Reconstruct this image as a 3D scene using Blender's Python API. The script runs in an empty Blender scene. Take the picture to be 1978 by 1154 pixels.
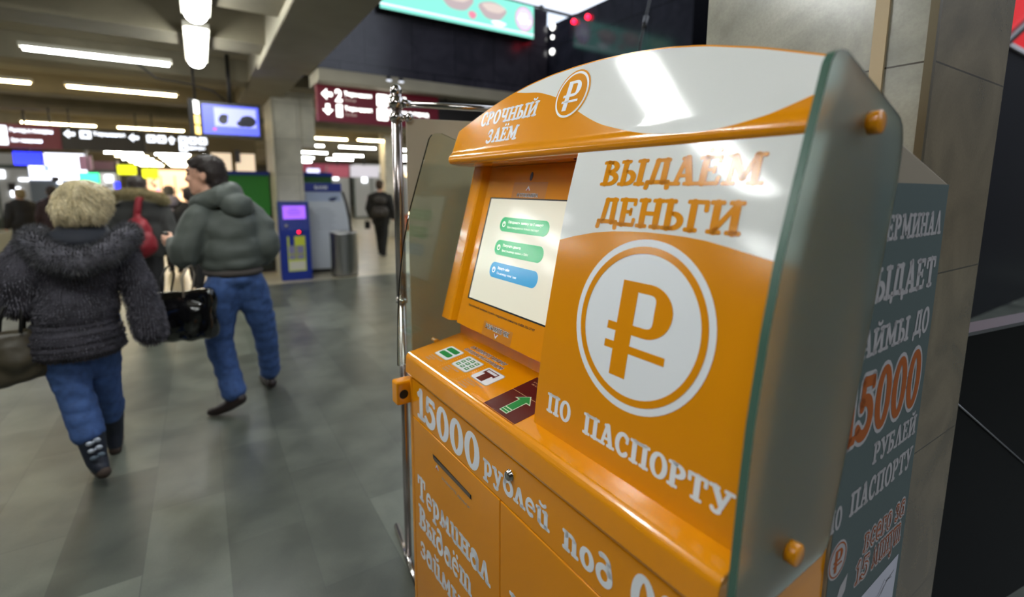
import bpy, bmesh, math, random
from math import sin, cos, pi, radians as rad
from mathutils import Vector, Matrix, noise

SC = bpy.context.scene
COL = SC.collection
random.seed(7)

# ------------------------------------------------------------------ camera
cam_data = bpy.data.cameras.new('camera')
cam = bpy.data.objects.new('camera', cam_data)
COL.objects.link(cam)
YAW, PITCH, ROLL = rad(32.5), rad(8.1), rad(0.3)
fw = Vector((sin(YAW) * cos(PITCH), cos(YAW) * cos(PITCH), -sin(PITCH)))
rt0 = Vector((cos(YAW), -sin(YAW), 0))
up0 = rt0.cross(fw)
rt = rt0 * cos(ROLL) + up0 * sin(ROLL)
up = up0 * cos(ROLL) - rt0 * sin(ROLL)
m = Matrix((rt, up, -fw)).transposed().to_4x4()
m.translation = Vector((0, 0, 1.58))
cam.matrix_world = m
cam_data.sensor_width = 36
cam_data.lens = 940 / 1978 * 36
cam_data.shift_y = -79 / 1978
cam_data.clip_start = 0.05
cam_data.dof.use_dof = True
cam_data.dof.focus_distance = 1.2
cam_data.dof.aperture_fstop = 1.5
SC.camera = cam

# ------------------------------------------------------------------ world, exposure
SC.view_settings.view_transform = 'Standard'
SC.view_settings.look = 'None'
SC.view_settings.gamma = 1
SC.view_settings.use_curve_mapping = False
SC.view_settings.exposure = 1.15
world = bpy.data.worlds.new('winter_sky')
SC.world = world
world.use_nodes = True
bg = world.node_tree.nodes['Background']
bg.inputs['Color'].default_value = (0.80, 0.87, 1.0, 1)
bg.inputs['Strength'].default_value = .8
LAMP = 19.0          # radiance of the fluorescent diffusers

# ------------------------------------------------------------------ materials
def lin(c):
    return tuple((x / 255 / 12.92) if x / 255 <= .04045 else ((x / 255 + .055) / 1.055) ** 2.4 for x in c)

MATS = {}
def mat(name, rgb=(128, 128, 128), rough=.5, metal=0., emit=0., trans=0., coat=0., ior=1.5,
        var=0., scale=20., bump=0., bscale=200., stretch=None, spec=None):
    if name in MATS:
        return MATS[name]
    mt = bpy.data.materials.new(name)
    mt.use_nodes = True
    nt = mt.node_tree
    b = nt.nodes['Principled BSDF']
    c = lin(rgb)
    b.inputs['Base Color'].default_value = (*c, 1)
    b.inputs['Roughness'].default_value = rough
    b.inputs['Metallic'].default_value = metal
    b.inputs['IOR'].default_value = ior
    b.inputs['Transmission Weight'].default_value = trans
    b.inputs['Coat Weight'].default_value = coat
    b.inputs['Coat Roughness'].default_value = .06
    if spec is not None:
        b.inputs['Specular IOR Level'].default_value = spec
    if emit:
        b.inputs['Emission Color'].default_value = (*c, 1)
        b.inputs['Emission Strength'].default_value = emit
    if var or bump:
        tc = nt.nodes.new('ShaderNodeTexCoord')
        mp = nt.nodes.new('ShaderNodeMapping')
        if stretch:
            mp.inputs['Scale'].default_value = stretch
        nt.links.new(tc.outputs['Object'], mp.inputs['Vector'])
    if var:
        n = nt.nodes.new('ShaderNodeTexNoise')
        n.inputs['Scale'].default_value = scale
        n.inputs['Detail'].default_value = 6
        nt.links.new(mp.outputs['Vector'], n.inputs['Vector'])
        r = nt.nodes.new('ShaderNodeValToRGB')
        r.color_ramp.elements[0].position = .3
        r.color_ramp.elements[1].position = .7
        r.color_ramp.elements[0].color = (*[x * (1 - var) for x in c], 1)
        r.color_ramp.elements[1].color = (*[min(1, x * (1 + var)) for x in c], 1)
        nt.links.new(n.outputs['Fac'], r.inputs['Fac'])
        nt.links.new(r.outputs['Color'], b.inputs['Base Color'])
    if bump:
        n2 = nt.nodes.new('ShaderNodeTexNoise')
        n2.inputs['Scale'].default_value = bscale
        n2.inputs['Detail'].default_value = 4
        nt.links.new(mp.outputs['Vector'], n2.inputs['Vector'])
        bp = nt.nodes.new('ShaderNodeBump')
        bp.inputs['Strength'].default_value = bump
        bp.inputs['Distance'].default_value = .01
        nt.links.new(n2.outputs['Fac'], bp.inputs['Height'])
        nt.links.new(bp.outputs['Normal'], b.inputs['Normal'])
    MATS[name] = mt
    return mt

def slab_mat(name, base, mortar, bw, rh, var, rough, swap='xy', msize=.004, streak=0., offset=.5, dirt=0., shift=0.):
    """stone slabs: brick pattern with a shade of its own per slab, plus veins"""
    mt = bpy.data.materials.new(name)
    mt.use_nodes = True
    nt = mt.node_tree
    N = nt.nodes.new
    L = nt.links.new
    b = nt.nodes['Principled BSDF']
    tc = N('ShaderNodeTexCoord')
    sp = N('ShaderNodeSeparateXYZ')
    cb = N('ShaderNodeCombineXYZ')
    L(tc.outputs['Object'], sp.inputs[0])
    ax = {'x': 'X', 'y': 'Y', 'z': 'Z'}
    L(sp.outputs[ax[swap[0]]], cb.inputs['X'])
    sh = N('ShaderNodeMath')
    sh.operation = 'ADD'
    sh.inputs[1].default_value = shift
    L(sp.outputs[ax[swap[1]]], sh.inputs[0])
    L(sh.outputs[0], cb.inputs['Y'])
    br = N('ShaderNodeTexBrick')
    br.offset = offset
    c = lin(base)
    br.inputs['Color1'].default_value = (*[x * (1 - var) for x in c], 1)
    br.inputs['Color2'].default_value = (*[min(1, x * (1 + var)) for x in c], 1)
    br.inputs['Mortar'].default_value = (*lin(mortar), 1)
    br.inputs['Scale'].default_value = 1
    br.inputs['Brick Width'].default_value = bw
    br.inputs['Row Height'].default_value = rh
    br.inputs['Mortar Size'].default_value = msize
    br.inputs['Mortar Smooth'].default_value = .2
    L(cb.outputs[0], br.inputs['Vector'])
    n = N('ShaderNodeTexNoise')
    n.inputs['Scale'].default_value = 3.5
    n.inputs['Detail'].default_value = 8
    n.inputs['Distortion'].default_value = 1.2 if streak else .3
    L(tc.outputs['Object'], n.inputs['Vector'])
    r = N('ShaderNodeValToRGB')
    s = max(streak, dirt)
    r.color_ramp.elements[0].color = (1 - s, 1 - s, 1 - s, 1)
    r.color_ramp.elements[1].color = (1 + s * .5, 1 + s * .45, 1 + s * .4, 1)
    r.color_ramp.elements[0].position = .35
    r.color_ramp.elements[1].position = .65
    L(n.outputs['Fac'], r.inputs['Fac'])
    mx = N('ShaderNodeMix')
    mx.data_type = 'RGBA'
    mx.blend_type = 'MULTIPLY'
    mx.inputs[0].default_value = 1
    L(br.outputs['Color'], mx.inputs[6])
    L(r.outputs['Color'], mx.inputs[7])
    n3 = N('ShaderNodeTexNoise')
    n3.inputs['Scale'].default_value = 140
    n3.inputs['Detail'].default_value = 3
    L(tc.outputs['Object'], n3.inputs['Vector'])
    r3 = N('ShaderNodeValToRGB')
    r3.color_ramp.elements[0].color = (.85, .85, .85, 1)
    r3.color_ramp.elements[1].color = (1.15, 1.15, 1.15, 1)
    L(n3.outputs['Fac'], r3.inputs['Fac'])
    m2 = N('ShaderNodeMix')
    m2.data_type = 'RGBA'
    m2.blend_type = 'MULTIPLY'
    m2.inputs[0].default_value = 1
    L(mx.outputs[2], m2.inputs[6])
    L(r3.outputs['Color'], m2.inputs[7])
    L(m2.outputs[2], b.inputs['Base Color'])
    b.inputs['Roughness'].default_value = rough
    return mt

ORANGE = mat('orange_enamel', (236, 150, 6), .2, coat=.5, bump=.015, bscale=260)
ORANGE_V = mat('orange_vinyl', (228, 146, 14), .16, bump=.012, bscale=300)
WHITE_V = mat('white_vinyl', (234, 235, 233), .09, bump=.012, bscale=300)
LETTER_W = mat('white_lettering', (238, 241, 246), .3)
BROWN_V = mat('maroon_vinyl', (88, 24, 26), .3)
GREEN_V = mat('green_print', (22, 140, 66), .4)
BLACK = mat('black_plastic', (14, 13, 13), .35)
DARKTXT = mat('dark_print', (38, 26, 22), .5)
GREYTXT = mat('grey_print', (176, 168, 150), .5)
RED = mat('red_print', (190, 36, 30), .4)
CHROME = mat('chrome', (205, 200, 195), .14, metal=1.)
STEEL = mat('brushed_steel', (165, 165, 165), .32, metal=1., bump=.02, bscale=60, stretch=(1, 1, 14))
TAN = mat('tan_painted_metal', (150, 138, 118), .55)
STICKER = mat('slate_sticker', (80, 94, 92), .5)
LETTER_G = mat('pale_sticker_lettering', (176, 172, 172), .5)
ORANGE_D = mat('dark_orange_print', (164, 80, 0), .5)
GLASS_F = mat('frosted_green_glass', (196, 212, 204), .3, trans=.93, ior=1.45)
GLASS_C = mat('clear_green_glass', (222, 236, 228), .02, trans=1., ior=1.45)
GLASS_E = mat('glass_edge_green', (84, 120, 104), .25, trans=.35, ior=1.5)
CONCRETE = mat('painted_concrete', (150, 142, 122), .8, var=.08, scale=3)
CONCRETE_D = mat('rib_concrete', (128, 120, 100), .85, var=.1, scale=4)
WARM_TUBE = mat('warm_fluorescent_diffuser', (255, 226, 165), .4, emit=LAMP)
COOL_TUBE = mat('cool_fluorescent_diffuser', (248, 252, 250), .4, emit=LAMP)
HOUSING = mat('lamp_housing', (190, 185, 170), .5)
DARK = mat('dark_metal', (32, 30, 30), .5)
SKIN = mat('skin', (218, 168, 142), .5)

# ------------------------------------------------------------------ mesh builder
class MB:
    def __init__(s):
        s.v, s.f, s.mi, s.sm = [], [], [], []
        s.key, s.keys = '', []
    def add(s, vs, fs, mi=0, smooth=False):
        o = len(s.v)
        s.v += [tuple(x) for x in vs]
        for f in fs:
            s.f.append([i + o for i in f])
            s.mi.append(mi)
            s.sm.append(smooth)
            s.keys.append(s.key)
        return s
    def box(s, x0, x1, y0, y1, z0, z1, mi=0):
        v = [(x, y, z) for x in (x0, x1) for y in (y0, y1) for z in (z0, z1)]
        return s.add(v, [(0, 1, 3, 2), (4, 6, 7, 5), (0, 4, 5, 1), (2, 3, 7, 6), (0, 2, 6, 4), (1, 5, 7, 3)], mi)
    def prism(s, poly, fn, a, b, mi=0, cap=None, smooth=False):
        """poly 2D, fn(p,q,t)->xyz, t from a to b"""
        n = len(poly)
        v = [fn(p, q, a) for p, q in poly] + [fn(p, q, b) for p, q in poly]
        s.add(v, [(i, (i + 1) % n, n + (i + 1) % n, n + i) for i in range(n)], mi, smooth)
        c = mi if cap is None else cap
        s.add(v[:n], [list(range(n))[::-1]], c)
        s.add(v[n:], [list(range(n))], c)
        return s
    def grid(s, fn, us, vs, mi=0, smooth=True):
        nu, nv = len(us), len(vs)
        s.add([fn(u, v) for u in us for v in vs],
              [(i * nv + j, (i + 1) * nv + j, (i + 1) * nv + j + 1, i * nv + j + 1) for i in range(nu - 1) for j in range(nv - 1)], mi, smooth)
        return s
    def tube(s, pts, r, n=12, mi=0, smooth=True, caps=True):
        pts = [Vector(p) for p in pts]
        rs = r if isinstance(r, (list, tuple)) else [r] * len(pts)
        vs = []
        ref = None
        for i, p in enumerate(pts):
            d = (pts[min(i + 1, len(pts) - 1)] - pts[max(i - 1, 0)]).normalized()
            if ref is None:
                ref = Vector((0, 0, 1)) if abs(d.z) < .9 else Vector((1, 0, 0))
            a = d.cross(ref).normalized()
            bb = a.cross(d).normalized()
            ref = bb
            vs += [p + (a * cos(2 * pi * k / n) + bb * sin(2 * pi * k / n)) * rs[i] for k in range(n)]
        fs = [(i * n + k, i * n + (k + 1) % n, (i + 1) * n + (k + 1) % n, (i + 1) * n + k) for i in range(len(pts) - 1) for k in range(n)]
        s.add(vs, fs, mi, smooth)
        if caps:
            s.add(vs[:n], [list(range(n))], mi)
            s.add(vs[-n:], [list(range(n))], mi)
        return s
    def ball(s, c, r, n=14, mi=0):
        rx, ry, rz = r if isinstance(r, (list, tuple)) else (r, r, r)
        return s.grid(lambda a, b: (c[0] + rx * sin(b) * cos(a), c[1] + ry * sin(b) * sin(a), c[2] + rz * cos(b)),
                      [2 * pi * i / n for i in range(n + 1)], [pi * j / n for j in range(n + 1)], mi)
    def lathe(s, prof, c=(0, 0, 0), n=28, mi=0, smooth=True):
        return s.grid(lambda a, k: (c[0] + prof[k][0] * cos(a), c[1] + prof[k][0] * sin(a), c[2] + prof[k][1]),
                      [2 * pi * i / n for i in range(n + 1)], list(range(len(prof))), mi, smooth)
    def build(s, name, mats, parent=None, bevel=0., seg=2, merge=True):
        me = bpy.data.meshes.new(name)
        me.from_pydata(s.v, [], s.f)
        for mm in (mats if isinstance(mats, (list, tuple)) else [mats]):
            me.materials.append(mm)
        me.polygons.foreach_set('material_index', s.mi)
        me.polygons.foreach_set('use_smooth', s.sm)
        bm = bmesh.new()
        bm.from_mesh(me)
        if merge:
            bmesh.ops.remove_doubles(bm, verts=bm.verts, dist=1e-5)
        bmesh.ops.recalc_face_normals(bm, faces=bm.faces)
        bm.to_mesh(me)
        bm.free()
        o = bpy.data.objects.new(name, me)
        COL.objects.link(o)
        if parent:
            o.parent = parent
        if bevel:
            b = o.modifiers.new('bevel', 'BEVEL')
            b.width = bevel
            b.segments = seg
            b.limit_method = 'ANGLE'
            b.angle_limit = rad(35)
        return o

def build_lines(mb, name, mats, parent):
    """one mesh for each line of writing or mark collected in mb"""
    for k in dict.fromkeys(mb.keys):
        p = MB()
        for f, mi, kk in zip(mb.f, mb.mi, mb.keys):
            if kk == k:
                p.add([mb.v[i] for i in f], [list(range(len(f)))], mi)
        p.build(k[1:] if k[:1] == '@' else name, mats, parent, merge=False)

def tag(o, label=None, cat=None, group=None, kind=None):
    if label: o['label'] = label
    if cat: o['category'] = cat
    if group: o['group'] = group
    if kind: o['kind'] = kind
    return o

def thing(name, label, cat, loc=(0, 0, 0), rotz=0., group=None):
    o = bpy.data.objects.new(name, None)
    o.empty_display_size = .1
    COL.objects.link(o)
    o.location = loc
    o.rotation_euler = (0, 0, rotz)
    return tag(o, label, cat, group)

def struct(o, label=None):
    o['kind'] = 'structure'
    if label: o['label'] = label
    return o

# ------------------------------------------------------------------ lettering
# a decorative slab-serif alphabet drawn as strokes; cap height 1
SW, TW, SH = .20, .115, .115     # stem, thin stroke, serif thickness
def _s(x0, y0, x1, y1, w=SW): return ('s', x0, y0, x1, y1, w)
def _e(cx, cy, rx, ry, a0, a1, w=SW, w2=None): return ('e', cx, cy, rx, ry, a0, a1, w, w2 or w)
def _f(x, y, l=.34): return ('s', x - l / 2, y, x + l / 2, y, SH)
def stem(x, y0=0., y1=1., b=1, t=1, w=SW):
    r = [_s(x, y0 + .05, x, y1 - .05, w)]
    if b: r.append(_f(x, y0 + SH / 2))
    if t: r.append(_f(x, y1 - SH / 2))
    return r
def bowl(x, yt, yb, rx, w=SW):        # right-hand bowl from a stem
    ry = (yt - yb) / 2
    return [_s(x, yt - .06, x + .12, yt - .06, TW), _s(x, yb + .06, x + .12, yb + .06, TW),
            _e(x + .12, (yt + yb) / 2, rx, ry - .06, -90, 90, TW, w)]
def ring(cx, cy, rx, ry, w=SW): return [_e(cx, cy, rx - w / 2, ry - TW / 2, 0, 360, w, TW)]

GL = {
 ' ': (.38, []),
 'В': (.74, stem(.18) + bowl(.18, 1, .5, .26) + bowl(.18, .56, 0, .32)),
 'Ь': (.72, stem(.18) + bowl(.18, .6, 0, .30)),
 'Ы': (1.06, stem(.18) + bowl(.18, .6, 0, .28) + stem(.86)),
 'Д': (.86, [_s(.24, .1, .34, .94, .17), _s(.66, .1, .66, .94), _s(.28, .93, .76, .93, SH), _s(.06, .12, .86, .12, .13),
             _s(.1, .1, .06, -.1, .15), _s(.82, .1, .84, -.1, .15)]),
 'А': (.84, [_s(.2, .06, .42, .98, .13), _s(.68, .06, .46, .98, .2), _s(.28, .34, .62, .34, .1), _f(.18, .055, .3), _f(.68, .055, .34), _f(.42, .95, .2)]),
 'Е': (.74, stem(.2) + [_s(.2, .94, .62, .94, SH), _s(.2, .06, .64, .06, SH), _s(.2, .52, .5, .52, .1), _s(.62, .95, .62, .78, .11), _s(.64, .05, .66, .26, .11), _s(.5, .42, .5, .62, .09)]),
 'М': (1.12, [_s(.2, .05, .22, .95, .13), _s(.24, .95, .56, .2, .19), _s(.56, .2, .86, .95, .12), _s(.88, .05, .86, .95, .2), _f(.18, .055, .3), _f(.9, .055, .36), _f(.16, .945, .22), _f(.94, .945, .22)]),
 'Н': (.92, stem(.2) + stem(.72) + [_s(.2, .5, .72, .5, .12)]),
 'Г': (.66, stem(.2) + [_s(.2, .94, .6, .94, SH), _s(.59, .95, .6, .68, .12)]),
 'И': (.94, stem(.2) + stem(.74) + [_s(.24, .14, .72, .86, .13)]),
 'П': (.9, stem(.2) + stem(.7) + [_s(.2, .94, .7, .94, SH)]),
 'О': (.82, ring(.41, .5, .38, .53)),
 'С': (.76, [_e(.42, .5, .29, .47, 48, 312, .15, .2), _s(.64, .9, .62, .66, .12), _s(.62, .22, .66, .16, .1)]),
 'Р': (.7, stem(.18) + bowl(.18, 1, .42, .28)),
 'Т': (.82, stem(.41, t=0) + [_s(.1, .94, .72, .94, SH), _s(.09, .95, .1, .68, .12), _s(.73, .95, .72, .68, .12)]),
 'У': (.82, [_s(.18, .95, .46, .34, .2), _s(.7, .95, .4, .12, .12), _e(.28, .13, .13, .1, -180, 0, .14), _f(.16, .945, .3), _f(.7, .945, .28)]),
 'З': (.7, [_e(.3, .73, .22, .22, -90, 150, .14, .17), _e(.3, .27, .26, .24, -150, 90, .17, .14), _s(.1, .84, .1, .68, .1)]),
 'Ч': (.86, stem(.66) + stem(.2, .55, 1, b=0) + [_e(.43, .56, .23, .16, 180, 300, .16)]),
 'Л': (.88, [_s(.2, .06, .4, .94, .13), _s(.7, .06, .46, .98, .2), _f(.16, .055, .3), _f(.7, .055, .34)]),
 'Б': (.74, stem(.18) + [_s(.18, .94, .6, .94, SH), _s(.6, .95, .61, .74, .11)] + bowl(.18, .58, 0, .3)),
 '1': (.46, [_s(.26, .06, .26, .98), _s(.24, .93, .08, .8, .15), _f(.26, .055, .4)]),
 '5': (.7, [_s(.2, .9, .18, .5, .15), _s(.2, .92, .58, .9, .15), _s(.58, .92, .6, .8, .1), _e(.3, .33, .27, .29, -150, 120, .17, .2)]),
 '0': (.72, ring(.36, .5, .34, .53, .21)),
 '%': (1., ring(.22, .75, .19, .25, .12) + ring(.78, .25, .19, .25, .12) + [_s(.2, 0, .8, 1, .1)]),
 # lower case, cursive shapes
 'а': (.66, [_e(.3, .24, .21, .22, 0, 360, .15), _s(.52, .1, .52, .5, .18), _e(.33, .46, .2, .17, 20, 160, .14), _s(.52, .07, .64, .05, .1)]),
 'б': (.7, [_e(.36, .32, .25, .29, 0, 360, .18), _s(.14, .4, .2, .72, .15), _e(.46, .72, .27, .2, 90, 180, .15), _s(.44, .94, .64, .98, .13)]),
 'в': (.6, stem(.16, 0, .68) + [_e(.26, .5, .18, .13, -90, 90, .1, .15), _e(.26, .19, .22, .16, -90, 90, .1, .17)]),
 'г': (.52, stem(.18, 0, .68, t=0) + [_s(.1, .62, .46, .62, SH), _s(.45, .63, .46, .44, .11)]),
 'д': (.7, [_e(.34, .3, .24, .27, 0, 360, .17), _s(.57, .4, .5, .72, .17), _e(.3, .72, .22, .2, 10, 120, .15)]),
 'е': (.6, [_e(.31, .33, .22, .29, 6, 296, .16, .11), _s(.14, .35, .5, .36, .075)]),
 'з': (.54, [_e(.24, .5, .17, .14, -90, 150, .12), _e(.24, .19, .2, .16, -150, 90, .13), _s(.09, .56, .09, .48, .1)]),
 'и': (.74, [_s(.18, .1, .18, .64, .17), _s(.54, .08, .54, .64, .17), _e(.36, .16, .18, .13, 180, 360, .12), _f(.14, .62, .2), _f(.5, .62, .2), _f(.6, .06, .2)]),
 'л': (.66, [_s(.14, .08, .3, .64, .12), _s(.52, .06, .34, .66, .18), _f(.13, .05, .22), _f(.55, .05, .26)]),
 'м': (.9, [_s(.15, .06, .2, .62, .12), _s(.21, .62, .44, .16, .16), _s(.44, .16, .68, .62, .1), _s(.72, .06, .69, .62, .17), _f(.14, .05, .22), _f(.74, .05, .28)]),
 'н': (.72, stem(.17, 0, .68, w=.17) + stem(.55, 0, .68, w=.17) + [_s(.17, .34, .55, .34, .1)]),
 'о': (.66, ring(.33, .33, .3, .36, .18)),
 'п': (.74, [_s(.18, .06, .18, .62, .17), _s(.55, .06, .55, .5, .17), _e(.37, .48, .19, .14, 0, 180, .12), _f(.15, .62, .2), _f(.18, .05, .26), _f(.58, .05, .24)]),
 'р': (.66, [_s(.18, -.24, .18, .62, .17), _e(.34, .34, .2, .27, -110, 110, .13, .17), _f(.14, .62, .2), _f(.18, -.25, .28)]),
 'с': (.56, [_e(.31, .33, .22, .29, 50, 310, .17, .12), _s(.46, .56, .45, .44, .1)]),
 'т': (.98, [_s(.16, .06, .16, .62, .16), _s(.48, .06, .48, .5, .16), _s(.8, .06, .8, .5, .16), _e(.32, .5, .16, .12, 0, 180, .11), _e(.64, .5, .16, .12, 0, 180, .11), _f(.13, .62, .2), _f(.16, .05, .22), _f(.48, .05, .22), _f(.83, .05, .22)]),
 'у': (.68, [_s(.16, .64, .36, .1, .17), _s(.58, .64, .34, -.12, .11), _e(.24, -.12, .12, .1, -180, 0, .13), _f(.14, .62, .24), _f(.57, .62, .22)]),
 'ы': (.92, stem(.16, 0, .68, w=.17) + [_e(.26, .2, .2, .17, -90, 90, .1, .16), _s(.14, .37, .27, .37, .1)] + stem(.74, 0, .68, w=.17)),
}
def _dots(base, x, y): return (GL[base][0], GL[base][1] + [_s(x - .14, y, x - .135, y, .16), _s(x + .14, y, x + .145, y, .16)])
def _breve(base, x, y): return (GL[base][0], GL[base][1] + [_e(x, y, .15, .1, 190, 350, .1)])
GL['Ё'] = _dots('Е', .42, 1.18)
GL['ё'] = _dots('е', .32, .84)
GL['Й'] = _breve('И', .47, 1.22)
GL['й'] = _breve('и', .36, .92)

def strokes2d(text, grow=0., track=.04):
    grow += .014
    """returns list of polygons (list of 2D points) and the advance width"""
    polys, x = [], 0.
    for ch in text:
        adv, prims = GL[ch]
        for p in prims:
            if p[0] == 's':
                _, x0, y0, x1, y1, w = p
                h = w / 2 + grow
                d = Vector((x1 - x0, y1 - y0))
                d = d.normalized() if d.length > 1e-6 else Vector((1, 0))
                nrm = Vector((-d.y, d.x))
                a, b = Vector((x + x0, y0)), Vector((x + x1, y1))
                K = 4
                for k in range(K):
                    p0, p1 = a.lerp(b, k / K), a.lerp(b, (k + 1) / K)
                    polys.append([p0 + nrm * h, p0 - nrm * h, p1 - nrm * h, p1 + nrm * h])
                for c, sg in ((a, -1), (b, 1)):
                    polys.append([c + nrm * h * cos(t) + d * sg * h * .8 * sin(t) for t in [pi * q / 8 for q in range(9)]])
            else:
                _, cx, cy, rx, ry, a0, a1, w, w2 = p
                n = max(6, int(abs(a1 - a0) / 14))
                prev = None
                for k in range(n + 1):
                    t = rad(a0 + (a1 - a0) * k / n)
                    # stroke is w wide at the sides... w2 wide at the extreme right for bowls
                    q = abs(cos(t))
                    ww = (w * q + w2 * (1 - q)) if a1 - a0 >= 360 else (w * (1 - q) + w2 * q)
                    h = ww / 2 + grow
                    c = Vector((x + cx + rx * cos(t), cy + ry * sin(t)))
                    nv = Vector((cos(t) / max(rx, .01), sin(t) / max(ry, .01))).normalized()
                    cur = (c + nv * h, c - nv * h)
                    if prev:
                        polys.append([prev[0], prev[1], cur[1], cur[0]])
                    prev = cur
                if a1 - a0 < 360:
                    for t in (a0, a1):
                        c = Vector((x + cx + rx * cos(rad(t)), cy + ry * sin(rad(t))))
                        h = w / 2 * .95 + grow
                        polys.append([c + Vector((cos(q), sin(q))) * h for q in [2 * pi * i / 12 for i in range(12)]])
        x += adv + track
    return polys, x - track

def letter(mb, text, S, x0, x1, z0, z1, off=.0006, mi=0, grow=0., xh=None, warp=None):
    """write text between x0..x1 with cap line z1 and base line z0 on surface S(x,z,off)"""
    polys, w = strokes2d(text, grow)
    mb.key = text
    for pl in polys:
        vs = []
        for p in pl:
            X = x0 + (x1 - x0) * p.x / w
            Z = z0 + (z1 - z0) * p.y
            vs.append(S(X, Z, off))
        mb.add(vs, [list(range(len(vs)))], mi)

def typeset(mb, text, S, x0, x1, z0, z1, off=.0006, mi=0, bold=0.):
    """plain sans lettering from the built-in typeface"""
    mb.key = text
    cu = bpy.data.curves.new('tmp', 'FONT')
    cu.body = text
    cu.offset = bold
    cu.resolution_u = 3
    ob = bpy.data.objects.new('tmp', cu)
    COL.objects.link(ob)
    dg = bpy.context.evaluated_depsgraph_get()
    me = bpy.data.meshes.new_from_object(ob.evaluated_get(dg))
    bpy.data.objects.remove(ob)
    bpy.data.curves.remove(cu)
    if len(me.vertices):
        xs = [v.co.x for v in me.vertices]
        ys = [v.co.y for v in me.vertices]
        ax, bx, ay, by = min(xs), max(xs), min(ys), max(ys)
        vs = [S(x0 + (x1 - x0) * (v.co.x - ax) / (bx - ax), z0 + (z1 - z0) * (v.co.y - ay) / (by - ay), off) for v in me.vertices]
        mb.add(vs, [list(p.vertices) for p in me.polygons], mi)
    bpy.data.meshes.remove(me)

def patch(mb, poly, S, off=.0004, mi=0):
    mb.add([S(x, z, off) for x, z in poly], [list(range(len(poly)))], mi)

def rrect(x0, x1, z0, z1, r, n=6):
    r = min(r, (x1 - x0) / 2 - 1e-6, (z1 - z0) / 2 - 1e-6)
    out = []
    for cx, cz, a in ((x1 - r, z1 - r, 0), (x0 + r, z1 - r, 90), (x0 + r, z0 + r, 180), (x1 - r, z0 + r, 270)):
        out += [(cx + r * cos(rad(a + 90 * k / n)), cz + r * sin(rad(a + 90 * k / n))) for k in range(n + 1)]
    return out

def annulus(mb, cx, cz, r0, r1, S, off, mi=0, n=72, sx=1.):
    for k in range(n):
        a, b = 2 * pi * k / n, 2 * pi * (k + 1) / n
        mb.add([S(cx + r * sx * cos(t), cz + r * sin(t), off) for r, t in ((r0, a), (r1, a), (r1, b), (r0, b))], [(0, 1, 2, 3)], mi)

def disc(mb, cx, cz, r, S, off, mi=0, sx=1.):
    for j in range(8):
        annulus(mb, cx, cz, r * j / 8, r * (j + 1) / 8, S, off, mi, 64, sx)

def ruble(mb, S, cx, cz, h, off, mi=0, slant=0.):
    """the rouble sign, h tall"""
    def q(pts): mb.add([S(cx + (x + slant * (z - .5)) * h, cz + (z - .5) * h, off) for x, z in pts], [list(range(len(pts)))], mi)
    for k in range(5):
        q([(-.267, k / 5), (-.05, k / 5), (-.05, (k + 1) / 5), (-.267, (k + 1) / 5)])
    q([(-.05, 1), (.1, 1), (.1, .9), (-.05, .9)])
    q([(-.05, .46), (.1, .46), (.1, .56), (-.05, .56)])
    n = 18
    for k in range(n):
        a, b = -pi / 2 + pi * k / n, -pi / 2 + pi * (k + 1) / n
        w = lambda t: .10 + .12 * cos(t)
        q([(.1 + .31 * cos(a), .73 + .27 * sin(a)), (.1 + .31 * cos(b), .73 + .27 * sin(b)),
           (.1 + (.31 - w(b)) * cos(b), .73 + (.17) * sin(b)), (.1 + (.31 - w(a)) * cos(a), .73 + (.17) * sin(a))])
    q([(-.39, .46), (-.267, .46), (-.267, .545), (-.39, .545)])
    q([(-.39, .265), (.4, .265), (.4, .345), (-.39, .345)])

# ------------------------------------------------------------------ the hall (structure)
FLOOR_M = slab_mat('granite_floor', (90, 94, 85), (74, 78, 72), .93, .31, .3, .34, 'yx', .002, dirt=.3)
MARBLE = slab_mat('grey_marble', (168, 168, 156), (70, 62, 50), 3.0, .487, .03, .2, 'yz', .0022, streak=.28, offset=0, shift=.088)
MARBLE_SHADE = slab_mat('grey_marble_shaded', (120, 108, 86), (70, 62, 50), 3.0, .487, .03, .22, 'xz', .0022, streak=.28, offset=0, shift=.088)  # shade on the column's return side is put into this darker, browner marble
GRANITE = slab_mat('dark_granite', (60, 58, 66), (34, 33, 38), .62, .62, .14, .2, 'xz', .006, streak=.25)
GRANITE_Y = slab_mat('dark_granite_return', (56, 56, 68), (32, 32, 40), .62, .62, .12, .12, 'yz', .006, streak=.25)
DARKWALL = mat('far_wall', (92, 92, 86), .7, var=.15, scale=2)
PILLAR_M = slab_mat('pillar_stone', (214, 210, 194), (150, 146, 130), 3, .6, .05, .5, 'xz', .004, dirt=.15)

FLOOR_B = slab_mat('beige_floor', (188, 180, 156), (150, 142, 122), .62, .62, .06, .3, 'yx', .003, dirt=.15)
struct(MB().box(-12, 16, -7, 8.7, -.1, 0).build('floor', FLOOR_M))
struct(MB().box(-12, 16, 8.7, 44, -.1, 0).build('floor', FLOOR_B))
struct(MB().box(-12, .7, -7, 44, 3.36, 3.5).build('ceiling', CONCRETE))
struct(MB().box(.7, 16, 6.9, 44, 3.36, 3.5).build('ceiling', CONCRETE))
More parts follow.
